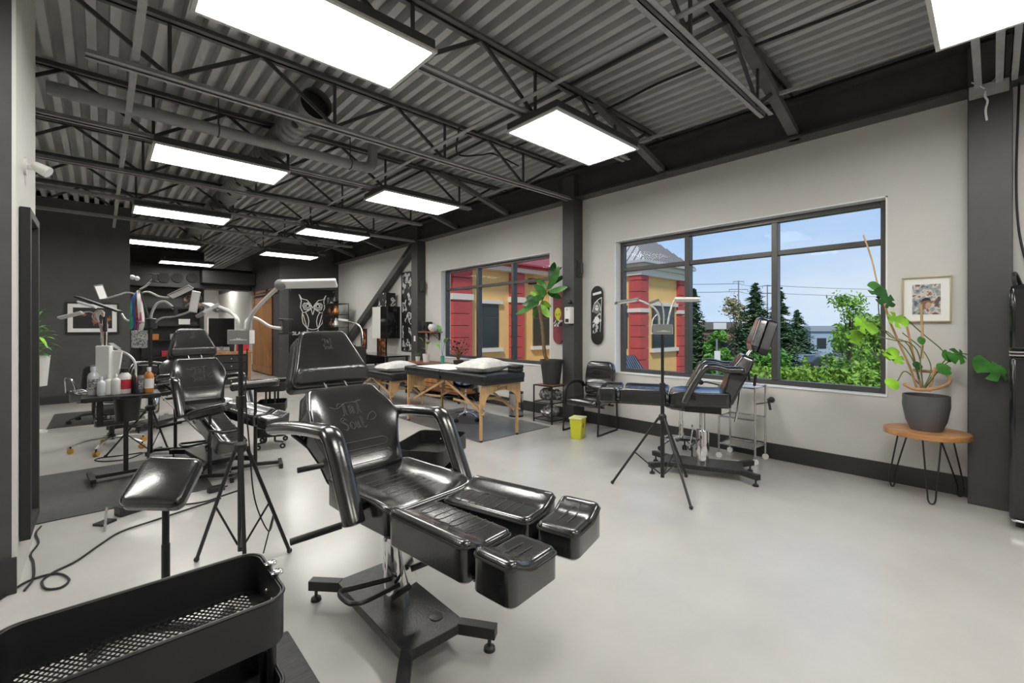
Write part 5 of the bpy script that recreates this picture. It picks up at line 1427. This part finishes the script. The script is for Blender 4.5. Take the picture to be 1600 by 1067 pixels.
B(Mx).add([(x, y, .0125) for x, y in [(-.07, -.26), (.07, -.26), (.08, 0), (.05, .04), (0, .02), (-.05, .04), (-.08, 0)]], [tuple(range(7))]).build('reaper_print', 'print_bw', sk)
B(Mx).prism([(-.075, .05), (.0, .02), (.07, .06), (.055, .15), (.0, .21), (-.05, .15)], .0125, .0138).build('hood_print', 'grey_plastic', sk)
B(Mx).prism([(.032 * math.cos(k * .5236), .105 + .042 * math.sin(k * .5236)) for k in range(12)], .0138, .015).build('skull_print', 'white_line', sk)
B(Mx).prism([(-.024, .105), (-.006, .105), (-.010, .125), (-.022, .122)], .015, .0158).prism([(.006, .105), (.024, .105), (.022, .122), (.010, .125)], .015, .0158).build('eye_socket', 'black_gloss', sk)
B(Mx).tube([(-.075, .05, .014), (-.05, .15, .014), (.0, .21, .014), (.055, .15, .014), (.07, .06, .014)], .004, 6).tube([(.085, .25, .014), (.02, .22, .014), (-.04, .17, .014)], .007, 6).tube([(.085, .25, .014), (.06, -.24, .014)], .003, 6).build('reaper_lines', 'white_line', sk)
B(Mx).prism([(-.05, -.10), (.0, -.13), (.04, -.09), (.03, -.03), (-.03, -.02)], .0138, .015).build('hand_print', 'white_line', sk)
B(Mx).bar((-.07, .30, .013), (.075, .325, .013), .035, .003).build('title_band', 'white_line', sk)
sk2, Mx = skateboard('dark red skateboard deck with a yellow alien face', 4.60, 1.57, .84, .21, 'skate_red')
al = [(.065 * math.sin(t_ * .3307) * (1 if math.cos(t_ * .3307) > 0 else .62 + .38 * (1 + math.cos(t_ * .3307))), .03 + .1 * math.cos(t_ * .3307)) for t_ in range(19)]
B(Mx).prism(al[::-1], .011, .014).build('alien_face', 'yellow_bin', sk2); B(Mx).prism([(-.05, .05), (-.015, 0), (-.02, .03)], .014, .016).prism([(.05, .05), (.02, .03), (.015, 0)], .014, .016).build('alien_eye', 'black_gloss', sk2)
B(Mx).prism([(-.09, -.16), (.09, -.16), (.09, -.06), (-.09, -.06)], .0112, .0125).build('lower_print', 'print_bw', sk2)
sd_ = thing('soap_dispenser', 'white wall dispenser on the middle column', 'dispenser', (5.05, 4.19, 1.45), 0)
B().box(-.095, -.0, -.055, .055, 0, .24).build('body', 'white_plastic', sd_, .012); B().box(-.10, -.095, -.03, .03, .02, .07).build('push_bar', 'black_plastic', sd_, .002); B().ball((-.03, 0, .31), .03, 10, 8).build('mount_knob', 'black_plastic', sd_)
text('label_print', 'IT', .04, 'black_matte', sd_, Matrix(((0, 0, -1, -.096), (-1, 0, 0, .0), (0, 1, 0, .2), (0, 0, 0, 1))), .0008)
lp_ = thing('light_switch', 'white light switch on the far column', 'switch', (5.05, 8.6, 1.15)); B().box(-.012, 0, -.035, .035, -.06, .06).build('plate', 'white_plastic', lp_, .002); B().box(-.018, -.012, -.01, .01, -.02, .02).build('toggle', 'white_plastic', lp_)
# wall shelf with pot
wsh = thing('bracket_shelf', 'small wooden wall shelf beside the far column', 'shelf', (5.25, 8.15, 1.28)); B().box(-.22, 0, -.33, .30, 0, .03).build('board', 'wood_red', wsh, .003)
for y in (-.22, .2): B().box(-.2, -.005, y - .012, y + .012, -.012, 0).box(-.02, -.005, y - .012, y + .012, -.16, 0).bar((-.18, y, -.01), (-.01, y, -.15), .012, .008).build('bracket', 'black_metal', wsh)
small('white_pot', 'round white pot on the wall shelf', 'pot', (5.12, 8.0, 1.312), B().lathe([(.05, 0), (.09, .05), (.095, .1), (.07, .15), (.06, .15)], 18), 'white_plastic'); small('camera_box', 'black boxy device on the wall shelf', 'device', (5.14, 8.27, 1.312), B().box(-.07, .07, -.12, .1, 0, .2).cyl((-.07, 0, .1), (-.1, 0, .1), .05, 14), 'black_plastic')
# console under the second window
cs = thing('console_table', 'red brown console table under the second window', 'console', (4.98, 7.55, 0)); B().box(-.24, .24, -1.0, 1.0, .645, .675).build('top', 'wood_red', cs, .004)
for sx in (-.21, .19):
    for sy in (-.96, .94): B().box(sx, sx + .035, sy, sy + .035, 0, .645).build('leg', 'black_metal', cs)
B().box(-.22, .22, -.95, .95, .16, .185).build('lower_shelf', 'wood_red', cs)
for k in range(3): 
    cr_ = thing('wooden_crate', ['wooden crate under the console, nearest the stool', 'middle wooden crate under the console', 'wooden crate under the console by the far column'][k], 'crate', (4.96, 6.95 + k * .6, .187), 0, 'wooden crates under the console')
    for j in range(3): B().box(-.2, -.185, -.26, .26, .01 + j * .115, .11 + j * .115).build('slat', 'wood_barn', cr_); B().box(.185, .2, -.26, .26, .01 + j * .115, .11 + j * .115).build('slat', 'wood_barn', cr_)
    B().box(-.185, .185, -.26, -.245, 0, .35).box(-.185, .185, .245, .26, 0, .35).box(-.185, .185, -.245, .245, 0, .012).build('end_board', 'wood_barn', cr_)
# plants -----------------------------------------------------------
def leaf(b, base, tip, w, droop=.15, n=7, fold=.25, side=None):
    base, tip = Vector(base), Vector(tip); d_ = tip - base; l = d_.length
    sd = side or d_.cross(Vector((0, 0, 1)))
    sd = Vector(sd)
    if sd.length < 1e-4: sd = Vector((1, 0, 0))
    sd.normalize(); up = sd.cross(d_).normalized()
    V = []
    for i in range(n + 1):
        t = i / n; c = base + d_ * t + up * (math.sin(t * 3.14) * .08 * l) - Vector((0, 0, droop * l * t * t))
        ww = w * math.sin(math.pi * min(1, t * .93 + .07)) ** .7
        V += [c - sd * ww + up * ww * fold, c, c + sd * ww + up * ww * fold]
    F = []
    for i in range(n):
        a = i * 3; F += [(a, a + 3, a + 4, a + 1), (a + 1, a + 4, a + 5, a + 2)]
    b.add(V, F)
def pot_plant(label, loc, pr, ph, pm, leaves, lm, stem_m='stem', name='potted_plant', grp='small plants on the console'):
    root = thing(name, label, 'plant', loc, 0, grp)
    B().lathe([(pr * .8, 0), (pr, ph * .9), (pr, ph), (pr * .9, ph), (pr * .88, ph * .85)], 18, cap=False).lathe([(pr * .8, 0), (pr * .8, .003)], 18).build('pot', pm, root)
    B().lathe([(pr * .88, ph * .84), (pr * .5, ph * .87)], 16).build('soil', 'soil', root)
    for (x, y, z, w, l) in leaves:
        B().tube(curve([(0, 0, ph * .85), (x * .4, y * .4, ph + z * .6), (x, y, ph + z)], 4), .003, 5).build('stem', stem_m, root)
        b = B(); d_ = Vector((x, y, .3 * z)).normalized() if abs(x) + abs(y) > .001 else Vector((0, -.6, .8)); leaf(b, (x, y, ph + z), Vector((x, y, ph + z)) + d_ * l, w); b.build('leaf', lm, root, 0, True, 180, False)
    return root
Z6 = .677
pot_plant('tiny succulent in a pale pot on the console', (4.93, 8.28, Z6), .05, .1, 'pot_white', [(.03 * math.cos(k), .03 * math.sin(k), .03 + .015 * (k % 3), .014, .06) for k in range(10)], 'leaf')
pot_plant('small leafy plant in a white pot on the console', (4.93, 7.95, Z6), .075, .17, 'pot_white', [(-.02, -.09, .2, .05, .14), (-.05, .05, .26, .05, .13), (.02, -.01, .15, .04, .12), (-.06, -.03, .1, .035, .1)], 'leaf_light')
pot_plant('cutting with three leaves in a green glass vase on the console', (4.93, 7.35, Z6), .04, .16, 'green', [(-.02, .08, .16, .06, .2), (-.02, .06, .46, .06, .2), (.01, -.06, .25, .05, .17)], 'leaf_light')
pot_plant('reddish leafed plant in a dark pot on the console', (4.93, 6.82, Z6), .1, .1, 'pot_dark', [(.16 * math.cos(k * 2.4) * (.4 + .6 * (k % 3) / 2), .26 * math.sin(k * 2.4) * (.3 + .7 * (k % 4) / 3), .12 + .03 * (k % 9), .026, .085) for k in range(38)], 'leaf_red', 'trunk')
# wire stand with fiddle leaf tree
wr = thing('wire_stand', 'black wire shelf stand stuffed with plastic bags', 'stand', (4.92, 4.47, 0))
for sx in (-.19, .18):
    for sy in (-.19, .17): B().box(sx, sx + .016, sy, sy + .016, 0, .54).build('upright', 'black_metal', wr)
for z in (.04, .29, .535):
    B().box(-.19, .196, -.19, -.174, z, z + .014).box(-.19, .196, .17, .186, z, z + .014).box(-.19, -.174, -.174, .17, z, z + .014).box(.18, .196, -.174, .17, z, z + .014).build('shelf_frame', 'black_metal', wr)
    bq = B()
    for k in range(8): bq.tube([(-.17 + k * .048, -.18, z + .007), (-.17 + k * .048, .18, z + .007)], .003, 5)
    bq.build('shelf_wire', 'black_metal', wr)
B().box(-.16, .17, -.16, .15, .549, .555).build('top_board', 'wood_red', wr)
for k, (x, y, z, r_) in enumerate(((-.06, -.02, .062, .12), (.07, .04, .06, .11), (-.05, .03, .312, .12), (.06, -.05, .312, .105))):
    rn = random.Random(k + 5); b = B().ball((0, 0, r_ * .75), r_, 16, 12, (1, 1.05, .75))
    b.v = [Vector((v.x * (1 + rn.uniform(-.14, .14)), v.y * (1 + rn.uniform(-.14, .14)), max(0, v.z * (1 + rn.uniform(-.12, .1))))) for v in b.v]
    o = b.build('plastic_bag', 'plastic_bag', None, 0, False); o.location = (4.92 + x, 4.47 + y, z)
    tag(o, ['crumpled plastic bag on the lower stand shelf, room side', 'crumpled plastic bag on the lower stand shelf, wall side', 'crumpled plastic bag on the upper stand shelf, room side', 'crumpled plastic bag on the upper stand shelf, wall side'][k], 'plastic bag', 'plastic bags in the wire stand')
ft = thing('fiddle_leaf_tree', 'fiddle leaf fig tree in a dark pot on the wire stand', 'plant', (4.93, 4.47, .556))
B().lathe([(.125, 0), (.165, .32), (.172, .32), (.172, .36), (.158, .36), (.15, .3)], 28, cap=False).lathe([(.125, 0), (.125, .004)], 28).build('pot', 'pot_dark', ft); B().lathe([(.15, .30), (.05, .315)], 20).build('soil', 'soil', ft)
D5 = 6.63
q = lambda px, py, e=0: at(px, py, D5 + e) - Vector(ft.location)
B().tube(curve([Vector((0, 0, .28)), q(852, 556), q(849, 530), q(846, 500), q(842, 478)], 6), .027, 9).build('trunk', 'trunk', ft)
B().tube(curve([q(842, 480), q(848, 468), q(855, 450), q(861, 430)], 5), .008, 7).tube(curve([q(842, 479), q(838, 470), q(834, 463)], 4), .006, 7).build('branch', 'trunk', ft)
for (a, t_, w, m_) in (((858, 452), (873, 412, -.1), .062, 'leaf'), ((860, 440), (866, 406, .1), .058, 'leaf_dark'), ((859, 436), (878, 414, .15), .055, 'leaf_dark'), ((857, 448), (886, 428, .1), .06, 'leaf_dark'), ((858, 455), (887, 446, -.15), .055, 'leaf'), ((855, 452), (836, 432, .1), .05, 'leaf'), ((854, 460), (833, 443, -.1), .055, 'leaf'), ((850, 462), (828, 455, 0), .05, 'leaf_light'), ((848, 466), (830, 464, -.1), .055, 'leaf'), ((843, 470), (815, 474, .1), .055, 'leaf_dark'), ((842, 474), (805, 488, 0), .065, 'leaf'), ((838, 470), (822, 462, .15), .05, 'leaf_dark'), ((843, 478), (860, 493, -.1), .06, 'leaf_light'), ((856, 456), (878, 464, .2), .05, 'leaf'), ((840, 480), (834, 496, .1), .04, 'leaf'), ((846, 472), (862, 478, .15), .045, 'leaf_light')):
    e = t_[2] if len(t_) > 2 else 0
    b = B(); leaf(b, q(*a), q(t_[0], t_[1], e), w, .08, 8, .15, (_c * .25, -_s * .25, .6) if abs(t_[0] - a[0]) > abs(t_[1] - a[1]) else (_c, -_s, .1)); b.build('leaf', m_, ft, 0, True, 180, False)
# bins
sb = thing('sharps_bin', 'yellow sharps bin on the floor by the guest chair', 'bin', (4.42, 3.56, 0), R(20))
def taper(b, w0, d0, w1, d1, h, z=0): return b.add([(-w0, -d0, z), (w0, -d0, z), (w0, d0, z), (-w0, d0, z), (-w1, -d1, z + h), (w1, -d1, z + h), (w1, d1, z + h), (-w1, d1, z + h)], [(0, 3, 2, 1), (4, 5, 6, 7), (0, 1, 5, 4), (1, 2, 6, 5), (2, 3, 7, 6), (3, 0, 4, 7)])
taper(B(), .075, .065, .092, .08, .25).build('body', 'yellow_bin', sb, .008); B().box(-.098, .098, -.086, .086, .25, .268).build('lid', 'yellow_lid', sb, .004); B().box(-.055, .03, -.05, .03, .268, .28).build('flap', 'yellow_lid', sb, .004)
B().box(-.03, .0, -.078, -.074, .14, .2).build('label_sticker', 'red', sb)
wb = thing('waste_bin', 'round stainless waste bin behind the long massage table', 'bin', (4.80, 5.10, 0)); B().lathe([(.115, .0), (.115, .025)], 24).build('base_ring', 'black_plastic', wb); B().lathe([(.112, .025), (.112, .36)], 28).build('body', 'steel', wb); B().lathe([(.115, .36), (.112, .385), (.05, .405), (.001, .407)], 28).build('lid', 'black_plastic', wb)

# chrome instrument trolley by the window
tr = thing('instrument_trolley', 'chrome three-tier instrument trolley under the big window', 'trolley', (5.02, 1.83, 0), R(0))
for sx in (-.15, .15):
    for sy in (-.19, .17):
        B().tube([(sx, sy, .06), (sx, sy, .79)], .011, 10).build('post', 'steel', tr); c_ = B().cyl((sx - .01, sy, .03), (sx + .01, sy, .03), .03, 14).build('caster', 'white_plastic', tr); B().tube([(sx + .014, sy, .03), (sx + .014, sy, .06), (sx, sy, .075)], .007, 6).build('caster_fork', 'steel', c_)
for z in (.16, .45, .775):
    B().tube([(-.15, -.19, z), (.15, -.19, z), (.15, .17, z), (-.15, .17, z)], .009, 8, True).build('tier_rail', 'steel', tr)
    B().box(-.148, .148, -.188, .168, z - .006, z - .002).build('tier_plate', 'clear' if z > .6 else 'steel', tr)
B().tube([(-.15, -.19, .62), (-.15, -.27, .64), (-.15, -.33, .66)], .008, 8).build('side_arm', 'steel', tr); B().tube([(-.15, -.31, .69), (-.15, -.33, .58)], .012, 8).ball((-.15, -.34, .68), .03, 10, 8).build('arm_clamp', 'black_plastic', tr)
B().tube([(-.15, .17, .78), (-.16, .3, .8), (-.16, .38, .79)], .009, 8).ball((-.16, .36, .79), .028, 10, 8).tube([(-.16, .34, .79), (-.2, .37, .84)], .01, 6).build('arm_clamp', 'black_plastic', tr)

# hairpin table, pot and monstera
ht = thing('hairpin_table', 'round wooden side table on black hairpin legs', 'side table', (4.96, .375, 0))
pts = [(.250 * math.cos(k / 36 * 6.2832) * (1 + .02 * math.sin(k * .7)), .27 * math.sin(k / 36 * 6.2832)) for k in range(36)]
B().prism(pts, .515, .56).build('top', 'wood_table', ht, .006)
for (fx, fy) in ((5.09, .60), (4.80, .33), (5.19, .19)):
    fx -= 4.96; fy -= .375; d_ = Vector((fx, fy, 0)).normalized(); sd = Vector((-d_.y, d_.x, 0)); inn = d_ * .17
    B().tube(curve([inn + sd * .055 + Vector((0, 0, .515)), Vector((fx, fy, .12)) * 1 + sd * .028, Vector((fx, fy, .03)) + sd * .02, Vector((fx, fy, .008)), Vector((fx, fy, .03)) - sd * .02, Vector((fx, fy, .12)) - sd * .028, inn - sd * .055 + Vector((0, 0, .515))], 6), .006, 8).build('hairpin_leg', 'black_metal', ht)
mn = thing('monstera_plant', 'monstera plant in a dark grey pot with bamboo stakes', 'plant', (4.95, .375, .561))
B().lathe([(.098, 0), (.128, .08), (.148, .2), (.147, .285), (.139, .285), (.137, .2)], 32, cap=False).lathe([(.098, 0), (.098, .004)], 30).build('pot', 'pot_grey', mn); B().lathe([(.138, .25), (.05, .26)], 24).build('soil', 'soil', mn)
DM = 3.63
q = lambda px, py, e=0: at(px, py, DM + e) - Vector(mn.location)
for pts, r_, m_ in (([(1434, 610), (1420, 570), (1402, 530), (1387, 492), (1378, 455), (1374, 450)], .008, 'wood_cane'), ([(1440, 608), (1428, 560), (1416, 505)], .008, 'wood_cane'), ([(1441, 560), (1441, 520), (1439, 475)], .009, 'wood_pale'), ([(1452, 612), (1457, 590), (1462, 574)], .010, 'wood_cane'), ([(1372, 448), (1362, 405), (1349, 367)], .006, 'wood_pale')):
    B().tube(curve([q(x, y, .02) for x, y in pts], 4), r_, 8).build('stake', m_, mn)
B().tube(curve([q(1412, 600, -.15), q(1430, 608, -.17), q(1455, 608, -.17), q(1478, 602, -.1), q(1484, 592, 0), q(1474, 582, .1), q(1450, 580, .14), q(1428, 578, .12)], 7), .013, 9).build('cane_ring', 'wood_cane', mn)
for pts in ([(1440, 605), (1425, 560), (1400, 530), (1378, 515), (1345, 522)], [(1440, 605), (1420, 540), (1390, 525), (1375, 500), (1372, 460)], [(1442, 605), (1436, 555), (1420, 535), (1400, 532), (1360, 523)], [(1444, 605), (1455, 575), (1440, 545), (1410, 520)], [(1445, 606), (1460, 580), (1478, 560), (1470, 545), (1440, 520), (1413, 495)], [(1446, 606), (1470, 575), (1490, 560)], [(1480, 555), (1500, 552), (1520, 556), (1548, 566)], [(1440, 604), (1415, 580), (1402, 596)], [(1443, 606), (1438, 570), (1442, 540)]):
    B().tube(curve([q(x, y, .05 * math.sin(x)) for x, y in pts], 5), .0042, 6).build('stem', 'stem', mn)
def monstera(c, ang, size, m_, tilt=(0, -1, .35), notch=True, seed=1):
    """heart-shaped split leaf lying in a plane facing 'tilt'"""
    c = Vector(c); nrm = Vector(tilt).normalized(); x = nrm.cross(Vector((0, 0, 1))).normalized(); y = x.cross(nrm) * -1
    y = nrm.cross(x); 
    ca, sa = math.cos(ang), math.sin(ang); ax = x * ca + y * sa; ay = y * ca - x * sa
    V = [c]; n = 46; F = []
    for k in range(n + 1):
        t = -math.pi + 2 * math.pi * k / n
        r_ = size * (.62 + .38 * math.cos(t)) ** .5 * (1 - .30 * math.exp(-((abs(t) - math.pi) / .35) ** 2))
        if notch and .5 < abs(t) < 2.3 and (k % 7) in (2, 3): r_ *= .48
        p = ax * (r_ * math.cos(t) * 1.05) + ay * (r_ * math.sin(t) * .85)
        V.append(c + p + nrm * (-.16 * size * (r_ / size) ** 2 + .05 * size * math.cos(3 * t)))
    F = [(0, k + 1, k + 2) for k in range(n)]
    o = B().add(V, F).build('leaf', m_, mn, 0, True, 180, False)
fwd = Vector((-_s, -_c, .25))
for (px, py, e, ang, sz, m_, tl) in ((1375, 458, -.08, R(-95), .115, 'leaf', (-.1, -.4, .5)), (1387, 470, -.14, R(-80), .12, 'leaf_dark', (.1, -.2, .1)), (1398, 498, -.05, R(170), .11, 'leaf_light', (0, 0, .4)), (1347, 505, .0, R(150), .12, 'leaf_light', (0, 0, .5)), (1337, 530, .08, R(-120), .10, 'leaf_light', (0, .2, .3)), (1388, 555, -.02, R(200), .09, 'leaf_light', (.3, 0, .4)), (1402, 560, -.06, R(-100), .10, 'leaf_light', (.2, .1, .2)), (1374, 560, .06, R(-100), .08, 'leaf_dark', (.8, .2, .1)), (1392, 600, -.1, R(200), .075, 'leaf_light', (0, 0, .6)), (1500, 555, -.05, R(10), .10, 'leaf', (.2, 0, .2)), (1482, 553, -.02, R(60), .07, 'leaf', (.3, 0, .2)), (1480, 577, -.08, R(-20), .075, 'leaf', (.1, 0, .3)), (1560, 578, -.25, R(-35), .155, 'leaf', (-.1, 0, .35)), (1441, 530, .0, R(60), .045, 'leaf', (0, 0, .2)), (1436, 570, -.03, R(20), .05, 'leaf_dark', (.2, 0, .4))):
    monstera(q(px, py, e), ang, sz, m_, fwd + Vector(tl) * .8, sz > .085)
framed('bust_picture', 'gold framed picture of a masked face hanging above the monstera', 'picture', RW(.395, 1.64), .315, .395, 'gold', 'print_bust', .012, .055)
bp_ = bpy.data.objects['bust_picture']
B().pad([(.035 * math.cos(k * .4488), -.035 + .05 * math.sin(k * .4488)) for k in range(14)], .0095, .0125, .001, None, 3).build('face_print', 'print_fig', bp_)
# fridge
fr = thing('fridge', 'glossy black retro fridge cut off by the edge of the photo', 'fridge', (4.93, -.385, 0), 0)
B().box(-.25, .10, -.31, .31, .04, 1.70).build('body', 'fridge', fr, .03)
B().box(-.31, -.255, -.31, .31, .06, 1.20).build('door', 'fridge', fr, .035); B().box(-.31, -.255, -.31, .31, 1.235, 1.69).build('freezer_door', 'fridge', fr, .035)
B().box(-.316, -.25, -.313, .313, 1.2, 1.212).box(-.316, -.25, -.313, .313, 1.222, 1.235).build('chrome_trim', 'chrome', fr, .003); B().tube([(-.318, .30, .07), (-.318, -.30, .07)], .006, 8).build('chrome_trim', 'chrome', fr)
for z in (.9, 1.4): B().tube(curve([(-.31, -.2, z), (-.36, -.2, z + .02), (-.36, -.2, z + .16), (-.31, -.2, z + .18)], 5), .01, 8).build('handle', 'chrome', fr)
B().tube(curve([(-.26, .28, 1.66), (-.27, .29, 1.75), (-.16, .28, 1.78), (-.05, .25, 1.70)], 6), .012, 8).build('top_cord_loop', 'black_plastic', fr)
for sx in (-.2, .06):
    for sy in (-.26, .26): B().cyl((sx, sy, 0), (sx, sy, .05), .02, 10).build('foot', 'black_plastic', fr)
cable('wall_cable', [(5.2, -.135, 3.3), (5.23, -.12, 2.6), (5.22, -.13, 2.2), (5.2, -.16, 1.95), (5.18, -.2, 1.76)], .007, 'black_matte', 'black cable running down the wall to the fridge')
# lashed cord and strut hanger at the fridge column
ct = thing('pull_string', 'white knotted string hanging from the strut at the fridge column', 'string', (5.0, .02, 2.9))
q = lambda px, py, e=0: at(px, py, 3.4 + e) - Vector(ct.location)
B().tube(curve([q(1518, 129), q(1530, 134), q(1541, 138), q(1552, 126), q(1564, 112)], 5), .004, 6).build('loop', 'white_line', ct); B().tube(curve([q(1541, 138), q(1539, 150), q(1543, 158), q(1540, 172), q(1542, 188)], 5), .007, 6).build('knots', 'white_line', ct)
st = thing('strut_pair', 'grey double strut ending on a plate at the fridge column', 'strut', (4.6, .02, 3.24))
for y in (-.05, .06): B().box(-.9, .4, y - .02, y + .02, 0, .03).build('channel', 'steel_grey', st)
B().box(.36, .42, -.1, .11, -.06, .02).build('end_plate', 'steel_grey', st)

# mirror and emergency lamp on the end wall
mi = thing('wall_mirror', 'tall black framed mirror leaning on the end wall', 'mirror', (-.327, 3.84, .23), 0)
for (a, c_, z0, z1) in ((-.24, -.19, 0, 1.83), (.19, .24, 0, 1.83), (-.19, .19, 0, .05), (-.19, .19, 1.78, 1.83)): B().box(0, .042, a, c_, z0, z1).build('frame_side', 'black_matte', mi, .003)
B().box(.006, .012, -.19, .19, .05, 1.78).build('glass', 'mirror', mi)
em = thing('emergency_lamp', 'white swivel emergency lamp on the end wall', 'lamp', (-.33, 3.82, 2.335), 0)
B().cyl((0, 0, 0), (.012, 0, 0), .05, 20).build('wall_plate', 'white_plastic', em); B().tube([(.01, 0, 0), (.06, -.01, -.005)], .014, 10).build('swivel', 'white_plastic', em)
B().tube([(.045, .0, .012), (.065, -.01, .0), (.10, -.02, -.02)], [.027, .03, .034], 18).build('lamp_body', 'white_plastic', em); B().cyl((.10, -.02, -.02), (.103, -.021, -.022), .03, 18).build('lens', 'clear', em)
# tall plant beside the end wall
tp = thing('hanging_plant', 'bushy green plant in a white planter at the far left', 'plant', (-.66, 8.6, 0))
B().lathe([(.0, 0)] and [(.13, .62), (.16, 1.0), (.165, 1.02), (.15, 1.02), (.14, .95)], 18).build('planter', 'white_plastic', tp); B().lathe([(.14, .0), (.14, .02), (.02, .03), (.02, .62)], 14).build('stand', 'white_plastic', tp)
rn = random.Random(3)
for k in range(70):
    a = rn.uniform(0, 6.283); el = rn.uniform(-.2, 1.3); base_ = Vector((0, 0, 1.0 + rn.uniform(0, .45))); l = rn.uniform(.2, .38)
    d_ = Vector((math.cos(a) * math.cos(el), math.sin(a) * math.cos(el), math.sin(el)))
    b = B(); leaf(b, base_ + d_ * .05, base_ + d_ * l, .022, .3, 4); b.build('leaf', 'leaf' if k % 2 else 'leaf_light', tp, 0, True, 180, False)
# far wire rack with curios
rk2 = thing('wire_rack', 'black wire rack with curios in the far corner by the banner', 'rack', (4.82, 12.5, 0))
for sx in (-.2, .2):
    for sy in (-.4, .4): B().tube([(sx, sy, 0), (sx, sy, 2.06)], .012, 8).build('post', 'black_metal', rk2)
for z in (.2, .95, 1.4, 1.75, 2.05): B().box(-.21, .21, -.41, .41, z - .012, z).build('shelf', 'black_metal', rk2)
for k, (y, z, m_) in enumerate(((.2, 2.052, 'print_bw'), (-.15, 2.052, 'black_plastic'), (.2, 1.752, 'print_flower'), (-.2, 1.752, 'orange'), (.1, 1.402, 'print_flower'), (-.2, 1.402, 'white_plastic'), (.0, .952, 'stickers'))):
    small('curio', ['white lettered sign on top of the far wire rack', 'black figurine on top of the far wire rack', 'reddish curio on the far wire rack, upper shelf', 'orange curio on the far wire rack, upper shelf', 'brown curio on the far wire rack, middle shelf', 'white curio on the far wire rack, middle shelf', 'patterned box on the far wire rack, low shelf'][k], 'curio', (4.76, 12.5 + y, z), B().lathe([(.05, 0), (.09, .05), (.07, .14), (.03, .19), (.04, .22), (.01, .25)], 12) if k else B().box(-.03, .03, -.16, .16, 0, .18).box(-.033, .033, -.17, .17, 0, .02), m_, 'curios on the far wire rack')
fl2 = thing('desk_lamp', 'silver bent desk lamp in front of the diagonal brace', 'lamp', (4.72, 10.9, .75))
q = lambda px, py, e=0: at(px, py, 11.0 + e) - Vector(fl2.location)
B().lathe([(.1, 0), (.1, .02), (.02, .03)], 16, tuple(Vector((0, 0, 0)))).build('base', 'steel', fl2); B().tube(curve([Vector((0, 0, .02)), q(566, 540), q(565, 515), q(556, 505), q(543, 501)], 6), .025, 8).build('arm', 'steel', fl2); B().bar(q(544, 501), q(529, 499), .1, .05).build('lamp_head', 'led', fl2, .01)
